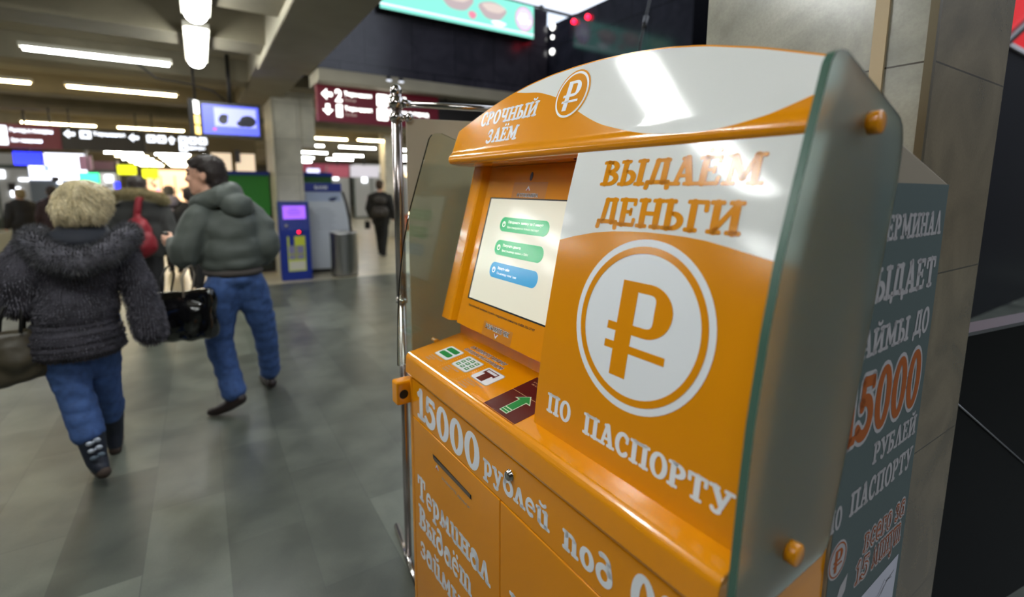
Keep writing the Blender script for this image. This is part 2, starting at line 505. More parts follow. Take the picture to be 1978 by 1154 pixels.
# lengthwise beam beside the light well and the cross beam at its end
struct(MB().box(.7, 1.29, -7, 6.9, 3.0, 3.5).build('beam', CONCRETE, bevel=.015))
struct(MB().box(1.29, 12, 6.349, 6.9, 2.845, 3.0).build('beam', CONCRETE, bevel=.01))
struct(MB().box(.7, 1.3, 6.9, 44, 3.08, 3.37).build('beam', CONCRETE))
for y in (-4.3, -1.9, .5, 2.9, 4.75, 6.25, 8.45, 11.2, 13.6, 17.3, 20.2, 23.1, 26, 29, 32, 35, 38):
    struct(MB().prism([(-.33, 3.37), (-.24, 3.08), (.24, 3.08), (.33, 3.37)], lambda p, q, t, y=y: (t, y + p, q), -12, .72).build('ceiling_rib', CONCRETE_D))
for y in (8.45, 11.2, 13.6, 17.0, 20.2, 23.1, 26, 29, 32, 35, 38):
    struct(MB().prism([(-.33, 3.37), (-.24, 3.08), (.24, 3.08), (.33, 3.37)], lambda p, q, t, y=y: (t, y + p, q), 1.3, 16).build('ceiling_rib', CONCRETE_D))
# perimeter
struct(MB().box(-12.2, -12, -7, 44, 0, 3.5).build('wall_left', DARKWALL))
struct(MB().box(-12, 16, 44, 44.2, 0, 3.5).build('wall_back', DARKWALL))
struct(MB().box(-12, 16, -7.2, -7, 0, 4.4).build('wall_front', DARKWALL))
struct(MB().box(16, 16.2, -7, 44, 0, 7.6).build('wall_right', DARKWALL))
# dark polished stone around the light well, upstairs
struct(MB().box(1.29, 4.66, 6.35, 6.9, 3.0005, 4.24).build('wall_gallery', GRANITE))
struct(MB().prism([(4.72, 6.9), (4.72, 3.72), (7.4, 3.72), (7.4, 6.9)], lambda p, q, t: (p, q, t), 3.0005, 4.06).build('wall_gallery_return', GRANITE_Y))
struct(MB().box(-3, 1.25, 6.2, 14, 3.5, 7.6).build('wall_upper_left', DARKWALL))
struct(MB().box(.5, .7, -7, 6.3, 3.5, 7.6).build('wall_upper_left', DARKWALL))
# upstairs windows, the winter sky behind it
wf = struct(MB().box(1.2, 16, 13.9, 14.05, 3.5, 3.9).build('window_1', DARK))
PANE = mat('window_pane', (235, 240, 245), 0., trans=1., ior=1.02)
for k in range(11):
    x = 1.3 + 1.45 * k
    MB().box(x - .05, x + .05, 13.9, 14.05, 3.9, 7.6).build('mullion', DARK, wf)
for z in (5.2, 6.4, 7.5):
    MB().box(1.2, 16, 13.92, 14.03, z - .04, z + .04).build('transom', DARK, wf)
for k in range(10):
    x = 1.3 + 1.45 * k
    MB().box(x + .05, x + 1.40, 13.96, 13.98, 3.9, 7.5).build('pane', PANE, wf)
# columns
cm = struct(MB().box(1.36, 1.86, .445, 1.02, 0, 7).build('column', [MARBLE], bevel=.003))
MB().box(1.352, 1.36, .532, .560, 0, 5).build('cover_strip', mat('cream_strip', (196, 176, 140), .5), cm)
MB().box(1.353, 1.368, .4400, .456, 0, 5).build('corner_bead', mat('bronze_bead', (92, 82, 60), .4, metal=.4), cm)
cf = MB().box(1.362, 1.86, .443, .4449, 0, 7).build('facing', MARBLE_SHADE, cm)  # thin sheet carrying the darkened marble
pm = struct(MB().box(1.12, 1.56, 9.3, 10.5, 0, 3.4).build('column', PILLAR_M, bevel=.01))
MB().box(1.54, 1.80, 9.35, 9.6, 2.3, 3.3).build('capital', PILLAR_M, pm)
MB().box(1.115, 1.15, 9.28, 9.31, 0, 3.4).build('corner_bead', mat('pale_bead', (190, 186, 170), .4), pm)
struct(MB().box(4.95, 5.45, 15.2, 15.7, 0, 3.4).build('column', PILLAR_M, bevel=.01))
# right of the near column: a dark balustrade, and a dark glazed wall with a handrail beyond it
DG = mat('dark_glass_panel', (13, 14, 24), .35, spec=.15)
bal = thing('balustrade', 'low black glossy balustrade right of the near stone column', 'balustrade', (1.875, .50, 0), rad(-9))
MB().box(0, 5.5, 0, .05, 0, 1.13).build('panel', mat('black_gloss_panel', (7, 7, 8), .45, spec=.1), bal)
MB().box(0, 5.5, -.008, .056, 1.13, 1.142).build('top_rail', mat('seam_metal', (130, 130, 132), .35, metal=.8), bal)
MB().tube([(.0, -.004, .98), (.9, -.004, .42)], .003, 8).build('trim_line', mat('trim_metal', (150, 150, 152), .4, metal=.6), bal)
st = struct(MB().box(3.6, 12, 1.9, 2.0, 0, 7).build('wall_stair', DG))
MB().tube([(4.5, 1.83, 1.70), (9.0, 1.83, 3.9)], .05, 12).build('handrail', mat('black_rail', (12, 12, 14), .3), st)
MB().prism([(4.5, 1.78), (9, 3.98), (9, 4.5), (4.5, 2.3)], lambda p, q, t: (p, t, q), 1.885, 1.899).build('reflection_band', mat('mauve_reflection', (92, 80, 96), .2), st)  # pale reflection on the dark wall, painted as a mauve band
rs = thing('red_sign', 'corner of a red sign high on the dark wall at the right edge', 'sign', (7.2, 1.86, 3.25), 0)
MB().box(-1.0, 2.5, 0, .03, 0, .9).build('sign_panel', mat('bright_red_sign', (200, 24, 30), .4, emit=.3), rs)
MB().box(-1.0, 2.5, -.002, .03, -.05, 0).build('edge_strip', mat('pale_edge', (220, 214, 214), .4), rs)

# ------------------------------------------------------------------ fluorescent fittings
def lamp(x0, x1, y, z, label, group, warm=False, w=.075, along='x', kind='ceiling_lamp'):
    t = thing(kind, label, 'light', ((x0 + x1) / 2, y, z) if along == 'x' else (y, (x0 + x1) / 2, z), 0 if along == 'x' else pi / 2, group)
    h = (x1 - x0) / 2
    hb = MB().box(-h - .03, h + .03, -w * .62, w * .62, .035, .08)
    hb.box(-h * .6 - .02, -h * .6 + .02, -.015, .015, .08, 3.09 - z if z < 3.05 else .1)
    hb.box(h * .6 - .02, h * .6 + .02, -.015, .015, .08, 3.09 - z if z < 3.05 else .1)
    hb.build('housing', HOUSING, t)
    d = MB()
    n = 10
    prof = [(w / 2 * cos(pi + pi * k / n), .04 + w * .45 * sin(pi + pi * k / n)) for k in range(n + 1)]
    d.prism(prof, lambda p, q, tt: (tt, p, q), -h, h)
    d.build('diffuser', WARM_TUBE if warm else COOL_TUBE, t)
    return t
NEAR = 'fluorescent fittings across the near ceiling'
lamp(-1.465, -.2, 7.33, 3.0, 'long white fluorescent fitting nearest on the left ceiling', NEAR, w=.085)
lamp(-1.52, -.21, 9.72, 3.0, 'long warm fluorescent fitting, second row, left of the monitor', NEAR, True, w=.075)
lamp(-3.4, -1.92, 9.72, 3.0, 'warm fluorescent fitting cut off by the left edge of view', NEAR, True, w=.075)
for k in range(2):
    y0 = 5.59 - 1.86 * k
    lab = 'broad white fluorescent fitting at the far end of the lengthwise ceiling row' if k == 0 else 'broad white fluorescent fitting in the lengthwise row, cut off by the top edge of view'
    lamp(y0, y0 + 1.44, .08, 3.0, lab, 'lengthwise ceiling row', w=.17, along='y')
OVER = 'fittings over the near floor'
lamp(-1.80, -.62, 1.92, 3.0, 'long white fluorescent fitting out of view, in a set partly added as fill light', OVER, w=.19)
lamp(-.56, .06, 1.92, 3.0, 'long white fluorescent fitting out of view, in a set partly added as fill light', OVER, w=.19)
for x, y in ((-5.2, 3.0), (-5.8, 5.4), (-3.9, 6.2), (-1.35, -.5), (-1.35, -2.9), (-6.4, 8), (-4.9, 8), (-6.4, 10.4), (-4.9, 10.4), (-7, 12.8), (-5.3, 12.8), (-7.5, 15.7), (-5.6, 15.7)):  # left front ones follow reflections; the others are added out of view as fill
    lamp(x, x + 1.3, y, 3.0, 'long white fluorescent fitting out of view, in a set partly added as fill light', OVER, w=.1)
for x, y in ((3.1, 8.3), (4.6, 8.3), (6.1, 8.3), (4.7, 10.4), (6.2, 10.4), (7.7, 10.4), (5.9, 12.6), (7.4, 12.6), (8.9, 12.6)):  # hidden fittings added to light the floor beyond the sign
    lamp(x, x + 1.3, y, 2.98, 'unseen fluorescent fitting added to brighten the right aisle, beyond the hanging sign', 'added fittings beyond the hanging sign', w=.1)
lamp(-3.33, -2.02, 15.7, 3.0, 'warm fluorescent fitting above the red direction sign', 'fittings above the hanging signs', True)
lamp(-1.59, -.24, 15.65, 3.0, 'warm fluorescent fitting above the dark direction sign', 'fittings above the hanging signs', True)
FAR = 'far ceiling fittings down the left aisle'
for i, y in enumerate((18.6, 21.6, 24.4, 27.2, 30, 33, 36, 39, 42)):
    for x in (-3.3, -1.55, .2):
        if x > 0 and y < 24: continue
        lamp(x, x + 1.3, y, 3.0, 'distant fluorescent fitting in the receding rows of the left aisle', FAR, i % 2 == 0, w=.11)
RG = 'far ceiling fittings down the right aisle'
for x, y, wm in ((2.61, 15.5, True), (4.18, 15.3, True), (4.33, 18.3, False), (2.5, 18.3, False), (6.2, 18.3, False), (3.4, 22, False), (5.2, 23, False), (7.0, 22, False), (3.6, 26, False), (5.6, 26.4, False), (4.2, 30, False), (8.5, 25, False)):
    lamp(x, x + 1.28, y, 3.0, 'distant fluorescent fitting in the receding rows right of the stone pillar', RG, wm, w=.09)
lamp(10.1, 11.1, 1.9, 3.0, 'short slanted fluorescent fitting just right of the stone pillar', None, along='y', w=.08)

# ------------------------------------------------------------------ the loan terminal
# local axes: x along the front (0 = far left end), y into the cabinet, z up
KA = rad(1.8)
kiosk = thing('loan_terminal', 'big orange and white loan terminal with touch screen, filling the right foreground', 'terminal',
              (.543, 1.481, 0), -pi / 2 + KA)
AZ = [1.052, 1.10, 1.17, 1.265, 1.36, 1.45, 1.557, 1.64, 1.70]
AV = [.044, .049, .057, .071, .089, .107, .130, .154, .172]
def interp(z, zs, vs):
    if z <= zs[0]: return vs[0] + (z - zs[0]) * (vs[1] - vs[0]) / (zs[1] - zs[0])
    for i in range(len(zs) - 1):
        if z <= zs[i + 1]:
            t = (z - zs[i]) / (zs[i + 1] - zs[i])
            return vs[i] + t * (vs[i + 1] - vs[i])
    return vs[-1]
def aprof(z):   # smoothed
    return sum(interp(z + d, AZ, AV) for d in (-.03, -.015, 0, .015, .03)) / 5
def S_ad(x, z, off=0):
    s = (aprof(z + .01) - aprof(z - .01)) / .02
    n = 1 / math.sqrt(1 + s * s)
    return (x, aprof(z) - off * n, z + off * s * n)
def flat(y0, z0, y1, z1):
    s = (y1 - y0) / (z1 - z0)
    n = 1 / math.sqrt(1 + s * s)
    return lambda x, z, off=0: (x, y0 + (z - z0) * s - off * n, z + off * s * n)
S_hd = flat(.168, 1.694, .198, 1.775)
S_sc = flat(.158, 1.236, .243, 1.548)
S_fr = lambda x, z, off=0: (x, -off, z)
def S_sh(x, y, off=0):
    s = .03 / .17
    n = 1 / math.sqrt(1 + s * s)
    return (x, y - off * s * n, 1.047 + (y - .015) * s + off * n)
S_sd = lambda y, z, off=0: (1.1305 + off, y, z)

# carcass
xs = lambda p, q, t: (t, p, q)
MB().prism([(.014, .02), (.34, .02), (.34, 1.69), (.29, 1.69), (.27, 1.62), (.225, 1.1), (.03, .99), (.014, .985)], xs, .0, 1.125).build('cabinet_body', ORANGE, kiosk, bevel=.004)
MB().prism([(.341, .02), (.735, .02), (.735, 1.592), (.46, 1.66), (.341, 1.69)], xs, .004, 1.13).build('rear_cabinet', TAN, kiosk, bevel=.003)
MB().box(.02, 1.11, .03, .7, 0, .02).build('plinth', BLACK, kiosk)

# shelf with a rolled front lip
n = 8
lip = [(.2, 1.0795), (.016, 1.0472)] + [(.010 - .020 * sin(pi / 2 * k / n) - .0 , 1.026 + .0205 * cos(pi / 2 * k / n)) for k in range(n + 1)] + [(-.012, .982), (-.009, .974), (.0, .971), (.02, .971), (.2, 1.0)]
sb = MB()
sb.prism(lip, xs, -.004, 1.128, smooth=False)
shelf = sb.build('shelf', ORANGE, kiosk, bevel=.002)
# upright strip between the shelf and the screen panel
MB().box(.004, .64, .19, .225, 1.07, 1.16).build('receipt_recess', ORANGE, kiosk)

# front: side post, drawer front, two doors
MB().box(-.002, .018, .0, .02, .03, .9695).build('front_frame', ORANGE, kiosk, bevel=.003)
drawer = MB().box(.021, 1.124, .0, .013, .834, .962).build('drawer_front', ORANGE, kiosk, bevel=.0025)
door_a = MB().box(.021, .5515, .0, .013, .05, .8305)
door_l = door_a.build('door', ORANGE, kiosk, bevel=.0025)
door_r = MB().box(.5535, 1.124, .0, .013, .05, .8305).build('door', ORANGE, kiosk, bevel=.0025)
sl = MB()
sl.add([(.172, -.0006, .770), (.177, -.0006, .755), (.413, -.0006, .752), (.413, -.0006, .766)], [(0, 1, 2, 3)])
slot = sl.build('banknote_slot', BLACK, door_l)
tag(slot, 'dark slot')
MB().box(.186, .408, -.002, -.0008, .7545, .764).build('slot_flap', mat('grey_flap', (120, 108, 98), .35, metal=.5), slot)
lk = MB()
lk.lathe([(0, .010), (.009, .010), (.0112, .0085), (.0112, .003), (.0135, .002), (.0135, 0)], n=32)
lk.box(-.0012, .0012, -.005, .005, .0095, .0104)
lock = lk.build('lock', CHROME, drawer)
lock.rotation_euler = (pi / 2, 0, 0)
lock.location = (.597, 0, .921)
tag(lock, 'round chrome lock')

a = MB()
letter(a, '15000', S_fr, .062, .458, .848, .944)
letter(a, 'рублей', S_fr, .476, .744, .866, .925)
letter(a, 'под', S_fr, .786, .925, .864, .926)
letter(a, '0%', S_fr, .965, 1.1, .85, .944)
build_lines(a, 'lettering', LETTER_W, drawer)
a = MB()
letter(a, 'Терминал'.replace('Т', 'Т'), S_fr, .05, .505, .560, .64)
letter(a, 'Выдаёт', S_fr, .056, .412, .456, .536)
letter(a, 'займы', S_fr, .062, .36, .352, .432)
build_lines(a, 'lettering', LETTER_W, door_l)
a = MB()
typeset(a, 'ВОЗЬМИТЕ ДЕНЬГИ', S_fr, .235, .402, .717, .7265, bold=.02)
build_lines(a, 'lettering', GREYTXT, door_l)
a = MB()
patch(a, [(.19, .733), (.214, .733), (.202, .748)], S_fr, .0006)
patch(a, [(.196, .733), (.208, .733), (.202, .741)], S_fr, .0012, 1)
a.build('arrow_mark', [LETTER_W, RED], door_l)
a = MB()
letter(a, 'Н', S_fr, .598, .668, .54, .622)
build_lines(a, 'lettering', LETTER_W, door_r)

# little horn on the left edge
kn = MB().box(-.046, .003, -.046, .02, .868, .948).build('side_catch', ORANGE, kiosk, bevel=.008, seg=3)
hb = MB()
hb.lathe([(0, .0008), (.0125, .0008), (.0155, 0)], n=24)
hole = hb.build('catch_hole', BLACK, kn)
hole.rotation_euler = (0, pi / 2, 0)
hole.location = (.0032, -.022, .905)

# advertising panel, white above, orange below, one curved sheet
WAVE = [(.600, 1.458), (.621, 1.465), (.67, 1.478), (.727, 1.490), (.78, 1.497), (.827, 1.500), (.87, 1.5015), (.913, 1.501), (.95, 1.500), (.989, 1.497), (1.033, 1.490), (1.055, 1.486), (1.115, 1.476)]
def wave(x, W): return interp(x, [p[0] for p in W], [p[1] for p in W])
XA0, XA1, ZA0, ZA1 = .627, 1.126, 1.052, 1.668
ap = MB()
cols = [XA0 + (XA1 - XA0) * i / 60 for i in range(61)]
ap.grid(lambda x, t: S_ad(x, ZA0 + (wave(x, WAVE) - ZA0) * t), cols, [k / 24 for k in range(25)], 0)
ap.grid(lambda x, t: S_ad(x, wave(x, WAVE) + (ZA1 - wave(x, WAVE)) * t), cols, [k / 12 for k in range(13)], 1)
zz = [ZA0 + (ZA1 - ZA0) * k / 30 for k in range(31)]
for x in (XA0, XA1):
    ap.grid(lambda t, z, x=x: (x, aprof(z) * (1 - t) + t * .285, z), [0, .08, 1], zz, 2, False)
ap.grid(lambda x, t: (x, aprof(ZA1) * (1 - t) + t * .285, ZA1), [XA0, XA1], [0, 1], 2, False)
ap.grid(lambda x, t: (x, aprof(ZA0) * (1 - t) + t * .285, ZA0), [XA0, XA1], [0, 1], 2, False)
ad = ap.build('advertising_panel', [ORANGE_V, WHITE_V, ORANGE], kiosk)
a = MB()
letter(a, 'ВЫДАЁМ', S_ad, .722, 1.064, 1.587, 1.636)
letter(a, 'ДЕНЬГИ', S_ad, .732, 1.044, 1.509, 1.562)
build_lines(a, 'lettering', ORANGE_V, ad)
a = MB()
letter(a, 'ПО', S_ad, .668, .745, 1.095, 1.136)
letter(a, 'ПАСПОРТУ', S_ad, .784, 1.104, 1.095, 1.136)
build_lines(a, 'lettering', LETTER_W, ad)
a = MB()
disc(a, .881, 1.333, .156, S_ad, .0005, 0, 1.015)
annulus(a, .881, 1.333, .130, .143, S_ad, .0010, 1, sx=1.015)
ruble(a, S_ad, .881, 1.321, .178, .0010, 1)
a.build('rouble_coin', [LETTER_W, ORANGE_V], ad)

# header: arched board with a rolled lower lip and a soffit
ARCH = [(0., 1.764), (.018, 1.772), (.09, 1.797), (.165, 1.822), (.22, 1.8375), (.267, 1.8485), (.346, 1.863), (.43, 1.872), (.521, 1.8755), (.6, 1.875), (.705, 1.869), (.806, 1.857), (.894, 1.840), (1.007, 1.809), (1.11, 1.774), (1.13, 1.767)]
HW = [(0, 2.0), (.2, 1.94), (.255, 1.856), (.29, 1.849), (.33, 1.841), (.40, 1.832), (.48, 1.808), (.54, 1.781), (.598, 1.752), (.64, 1.7325), (.683, 1.716), (.77, 1.694), (.82, 1.685), (.866, 1.680), (.905, 1.678), (.945, 1.677), (.98, 1.680), (1.011, 1.685), (1.04, 1.692), (1.066, 1.700), (1.11, 1.717), (1.13, 1.724)]
LIPP = [(.168, 1.694), (.1635, 1.6905), (.1585, 1.685), (.155, 1.678), (.154, 1.671), (.1555, 1.665), (.160, 1.6595), (.167, 1.6565)]
def hprof(z):
    if z >= 1.694: return S_hd(0, z)[1]
    return interp(z, [p[1] for p in LIPP[::-1]], [p[0] for p in LIPP[::-1]])
def sm(x, W): return sum(wave(x + d, W) for d in (-.02, -.01, 0, .01, .02)) / 5
hd = MB()
cols = [0.0 + 1.124 * i / 90 for i in range(91)]
ZB = 1.6565
def top(x): return sm(max(x, .0), ARCH) if x > .03 else wave(x, ARCH)
def bnd(x): return min(max(sm(x, HW), ZB), top(x) - .003)
lipz = sorted(set([p[1] for p in LIPP]))
def lower(x):
    b = bnd(x)
    return [z for z in lipz if z < b - .0004] + [max(1.6945, 0) + (b - 1.6945) * k / 10 for k in range(11)] if b > 1.7 else [z for z in lipz if z < b - .0004] + [b]
for i in range(len(cols) - 1):
    xa, xb = cols[i], cols[i + 1]
    ba, bb = bnd(xa), bnd(xb)
    N1 = 22
    def rows(b, t0): return [ZB + (b - ZB) * (k / N1) ** 1.6 for k in range(N1 + 1)]
    ra, rb = rows(ba, 0), rows(bb, 0)
    for k in range(N1):
        hd.add([(xa, hprof(ra[k]), ra[k]), (xb, hprof(rb[k]), rb[k]), (xb, hprof(rb[k + 1]), rb[k + 1]), (xa, hprof(ra[k + 1]), ra[k + 1])], [(0, 1, 2, 3)], 0, True)
    N2 = 10
    ta, tb = top(xa) - .003, top(xb) - .003
    if ta - ba > .001 or tb - bb > .001:
        for k in range(N2):
            a0, a1 = ba + (ta - ba) * k / N2, ba + (ta - ba) * (k + 1) / N2
            b0, b1 = bb + (tb - bb) * k / N2, bb + (tb - bb) * (k + 1) / N2
            hd.add([(xa, hprof(a0), a0), (xb, hprof(b0), b0), (xb, hprof(b1), b1), (xa, hprof(a1), a1)], [(0, 1, 2, 3)], 1, True)
    # orange edging, arch top and soffit
    za, zb = top(xa), top(xb)
    hd.add([(xa, hprof(za - .003), za - .003), (xb, hprof(zb - .003), zb - .003), (xb, hprof(zb), zb), (xa, hprof(za), za),
            (xb, hprof(zb) + .06, zb - .004), (xa, hprof(za) + .06, za - .004), (xb, .33, 1.69), (xa, .33, 1.69), (xb, .33, 1.648), (xa, .33, 1.648)],
           [(0, 1, 2, 3), (3, 2, 4, 5), (5, 4, 6, 7), (7, 6, 8, 9)], 0)
    hd.add([(xa, .167, ZB), (xb, .167, ZB), (xb, .19, 1.6525), (xa, .19, 1.6525), (xb, .33, 1.6475), (xa, .33, 1.6475)], [(0, 1, 2, 3), (3, 2, 4, 5)], 0)
for x in (0., 1.124):
    z1 = top(x)
    poly = [(.167, ZB)] + LIPP[::-1][1:] + [(hprof(z1 - .003), z1 - .003), (hprof(z1), z1), (hprof(z1) + .06, z1 - .004), (.33, 1.69), (.33, 1.648), (.19, 1.6525)]
    hd.add([(x, p, q) for p, q in poly], [list(range(len(poly)))], 0)
header = hd.build('header', [ORANGE, WHITE_V], kiosk)
a = MB()
def S_ht(x, z, off=0):    # header lettering leans with the arch
    return S_hd(x, z, off)
def lean(k): return lambda x, z, off=0: S_hd(x + k * (z - 1.76), z, off)
letter(a, 'СРОЧНЫЙ', S_ht, .134, .418, 1.768, 1.808)
letter(a, 'ЗАЁМ', S_ht, .2, .358, 1.712, 1.751)
build_lines(a, 'lettering', LETTER_W, header)
a = MB()
disc(a, .545, 1.803, .060, S_hd, .0006, 0)
disc(a, .545, 1.803, .0555, S_hd, .0011, 1)
disc(a, .545, 1.803, .050, S_hd, .0016, 0)
ruble(a, S_hd, .545, 1.800, .072, .0021, 1)
a.build('rouble_coin', [ORANGE_V, LETTER_W], header)
v = MB()
for k in range(12):
    v.box(.56 + .0085 * k, .564 + .0085 * k, .205, .235, 1.6488, 1.6518)
v.build('speaker_grille', mat('grille_brown', (120, 56, 10), .5), header)

# screen panel, cheeks, screen
sp = MB()
sp.prism([(.1335, 1.146), (.2705, 1.649), (.295, 1.649), (.16, 1.146)], xs, .085, .64)
panel = sp.build('screen_panel', ORANGE, kiosk)
ck = MB()
yc = lambda z: .1175 + (z - 1.15) * .263
sec = [(.0, .12), (.0, .008), (.003, .002), (.009, 0), (.056, 0), (.066, .003), (.076, .012), (.086, .0225), (.105, .03), (.105, .12)]
za, zb = 1.150, 1.651
ck.add([(x, min(yc(z) + d, .30), z) for z in (za, zb) for x, d in sec], [(i, (i + 1) % 10, 10 + (i + 1) % 10, 10 + i) for i in range(10)] + [list(range(10)), list(range(10, 20))])
ck.build('side_cheek', ORANGE, kiosk, bevel=.0015)
MB().prism(rrect(.1195, .54, 1.231, 1.551, .003), lambda p, q, t: S_sc(p, q, t), .0002, .0012).build('screen_bezel', BLACK, panel)
SCREEN_M = mat('lit_screen', (226, 222, 204), .12, emit=.16)
scr = MB().prism(rrect(.128, .532, 1.2355, 1.547, .001), lambda p, q, t: S_sc(p, q, t), .0013, .002).build('screen', SCREEN_M, panel)
BG_, BB_ = mat('screen_green', (44, 168, 104), .15, emit=.2), mat('screen_blue', (58, 150, 200), .15, emit=.2)
LT = mat('screen_white', (244, 246, 240), .2, emit=.35)
for z0, z1, mm, l1, l2, w1, w2 in ((1.451, 1.493, BG_, 'Оформить заявку за 5 минут', 'Вам понадобится только паспорт', .425, .41),
                           (1.381, 1.425, BG_, 'Получить деньги', 'Ввести номер заявки и ПИН', .345, .385),
                           (1.314, 1.359, BB_, 'Вернуть займ', 'По номеру телефона', .315, .355)):
    b = MB()
    patch(b, rrect(.212, .452, z0, z1, .021), S_sc, .0026)
    bt = b.build('screen_button', mm, scr)
    b = MB()
    zm = (z0 + z1) / 2
    typeset(b, l1, S_sc, .255, w1, zm + .002, zm + .012, .0031, bold=.012)
    typeset(b, l2, S_sc, .255, w2, zm - .012, zm - .004, .0031)
    annulus(b, .234, zm, .006, .0085, S_sc, .0031, n=24)
    patch(b, [(.2325, zm), (.2355, zm), (.2355, zm + .006), (.2325, zm + .006)], S_sc, .0031)
    bt2 = b.build('button_text', LT, scr)
a = MB()
typeset(a, 'Бесплатный телефон службы поддержки клиентов: 8-800-333-27-97', S_sc, .136, .484, 1.2085, 1.2175, .0006, bold=.01)
build_lines(a, 'lettering', DARKTXT, panel)
def sticker_text(txt, S, x0, x1, z0, z1, parent, tri, tz0, tz1):
    a = MB()
    typeset(a, txt, S, x0 - .0008, x1 + .0008, z0 - .0012, z1 + .0012, .0006, 0, bold=.075)
    typeset(a, txt, S, x0, x1, z0, z1, .0011, 1, bold=.012)
    a.key = '@arrow_mark'
    patch(a, [(tri - .011, tz0), (tri + .011, tz0), (tri, tz1)], S, .0006, 0)
    patch(a, [(tri - .006, tz0), (tri + .006, tz0), (tri, tz0 + (tz1 - tz0) * .5)], S, .0011, 2)
    build_lines(a, 'lettering', [LETTER_W, DARKTXT, RED], parent)
sticker_text('ФОТОКАМЕРА', S_sc, .263, .366, 1.5555, 1.5655, panel, .313, 1.574, 1.588)
sticker_text('ВОЗЬМИТЕ ЧЕК', S_sc, .256, .380, 1.169, 1.181, panel, .318, 1.163, 1.150)
for q in ((.2425, .395, 1.1475, 1.187), (.235, .40, 1.551, 1.598)):
    a = MB()
    patch(a, rrect(*q, .002), S_sc, .0003)
    a.build('clear_sticker', mat('orange_sticker', (206, 128, 10), .35), panel)
c = MB()
c.prism([(.316 + .0065 * cos(t), 1.6145 + .0125 * sin(t)) for t in [2 * pi * k / 28 for k in range(28)]], lambda p, q, t: S_sc(p, q, t), .0002, .0012)
cmr = c.build('camera_window', BLACK, panel)

# instruction stickers on the shelf
cw = [(.078, .162), (.195, .283), (.312, .397)]
CARD_M = [LETTER_W, GREEN_V, BROWN_V, GREYTXT, mat('pale_yellow_print', (236, 206, 130), .4)]
for k, (x0, x1) in enumerate(cw):
    cards = MB()
    patch(cards, rrect(x0 - .0025, x1 + .0025, .0535, .1205, .01), S_sh, .0004, 3)
    patch(cards, rrect(x0, x1, .056, .118, .008), S_sh, .0008, 0)
    if k == 0:
        for y in (.066, .092):
            patch(cards, rrect(.086, .152, y, y + .02, .007), S_sh, .0012, 1)
    elif k == 1:
        for i in range(3):
            for j in range(3):
                x, y = .205 + .0255 * i, .064 + .0175 * j
                patch(cards, rrect(x, x + .0175, y, y + .0125, .002), S_sh, .0012, 1)
                patch(cards, rrect(x + .0045, x + .013, y + .004, y + .0085, .001), S_sh, .0016, 0)
    else:
        patch(cards, [(.334, .06), (.366, .06), (.366, .1), (.334, .1)], S_sh, .0012, 2)
        patch(cards, [(.322, .092), (.378, .092), (.378, .1), (.322, .1)], S_sh, .0014, 2)
        for q in ([(.322, .09), (.326, .09), (.326, .112), (.322, .112)], [(.374, .09), (.378, .09), (.378, .112), (.374, .112)], [(.322, .109), (.378, .109), (.378, .112), (.322, .112)]):
            patch(cards, q, S_sh, .0016, 2)
    cards.build('instruction_card', CARD_M, shelf)
for xd in (.179, .297):
    dl_ = MB()
    for k in range(14):
        y = .02 + .0072 * k
        patch(dl_, rrect(xd - .0012, xd + .0012, y - .0012, y + .0012, .0012, 2), S_sh, .0006, 4)
    dl_.build('dotted_line', CARD_M, shelf)
a = MB()
for (x0, x1), ls in zip(((.082, .158), (.197, .262), (.315, .4)), (('НАЖМИТЕ КНОПКУ', 'ОФОРМИТЬ', 'ЗАЯВКУ'), ('ВВЕДИТЕ НОМЕР', 'ВАШЕГО', 'ТЕЛЕФОНА'), ('ПОЛОЖИТЕ ПАСПОРТ', 'НА СКАНЕР И', 'СЛЕДУЙТЕ', 'УКАЗАНИЯМ'))):
    for i, l in enumerate(ls):
        typeset(a, l, S_sh, x0, x0 + (x1 - x0) * min(1, len(l) / len(ls[0])), .040 - .0095 * i, .0465 - .0095 * i, .0006)
build_lines(a, 'lettering', GREYTXT, shelf)
a = MB()
for txt, x0, x1, y0 in (('ОФОРМИТЕ ЗАЯВКУ', .139, .338, .152), ('СЛЕДУЯ ИНСТРУКЦИИ', .136, .350, .130)):
    typeset(a, txt, S_sh, x0 - .001, x1 + .001, y0 - .0012, y0 + .0152, .0006, 0, bold=.06)
    typeset(a, txt, S_sh, x0, x1, y0, y0 + .014, .0011, 1, bold=.008)
build_lines(a, 'lettering', [LETTER_W, DARKTXT], shelf)
pp = MB()
patch(pp, [(.466, .004), (.603, .004), (.603, .175), (.466, .175)], S_sh, .0006, 0)
patch(pp, [(.466, .0955), (.603, .0955), (.603, .0965), (.466, .0965)], S_sh, .001, 3)
ao = [(.537, .104), (.505, .076), (.5215, .076), (.5215, .018), (.5525, .018), (.5525, .076), (.569, .076)]
ai = [(.537, .1), (.511, .0785), (.524, .0785), (.524, .0375), (.55, .0375), (.55, .0785), (.563, .0785)]
patch(pp, ao, S_sh, .0010, 1)
patch(pp, ai, S_sh, .0014, 2)
patch(pp, [(.524, .0285), (.55, .0285), (.55, .0345), (.524, .0345)], S_sh, .0014, 2)
patch(pp, [(.524, .0205), (.55, .0205), (.55, .0262), (.524, .0262)], S_sh, .0014, 2)
typeset(pp, 'РОССИЙСКАЯ', S_sh, .482, .6, .151, .157, .001, 3)
typeset(pp, 'ФЕДЕРАЦИЯ', S_sh, .486, .59, .140, .146, .001, 3)
disc(pp, .556, .122, .012, S_sh, .001, 3)
pp.build('passport_sticker', [BROWN_V, mat('arrow_outline', (214, 232, 206), .4), GREEN_V, mat('gold_print', (214, 176, 130), .45)], shelf)

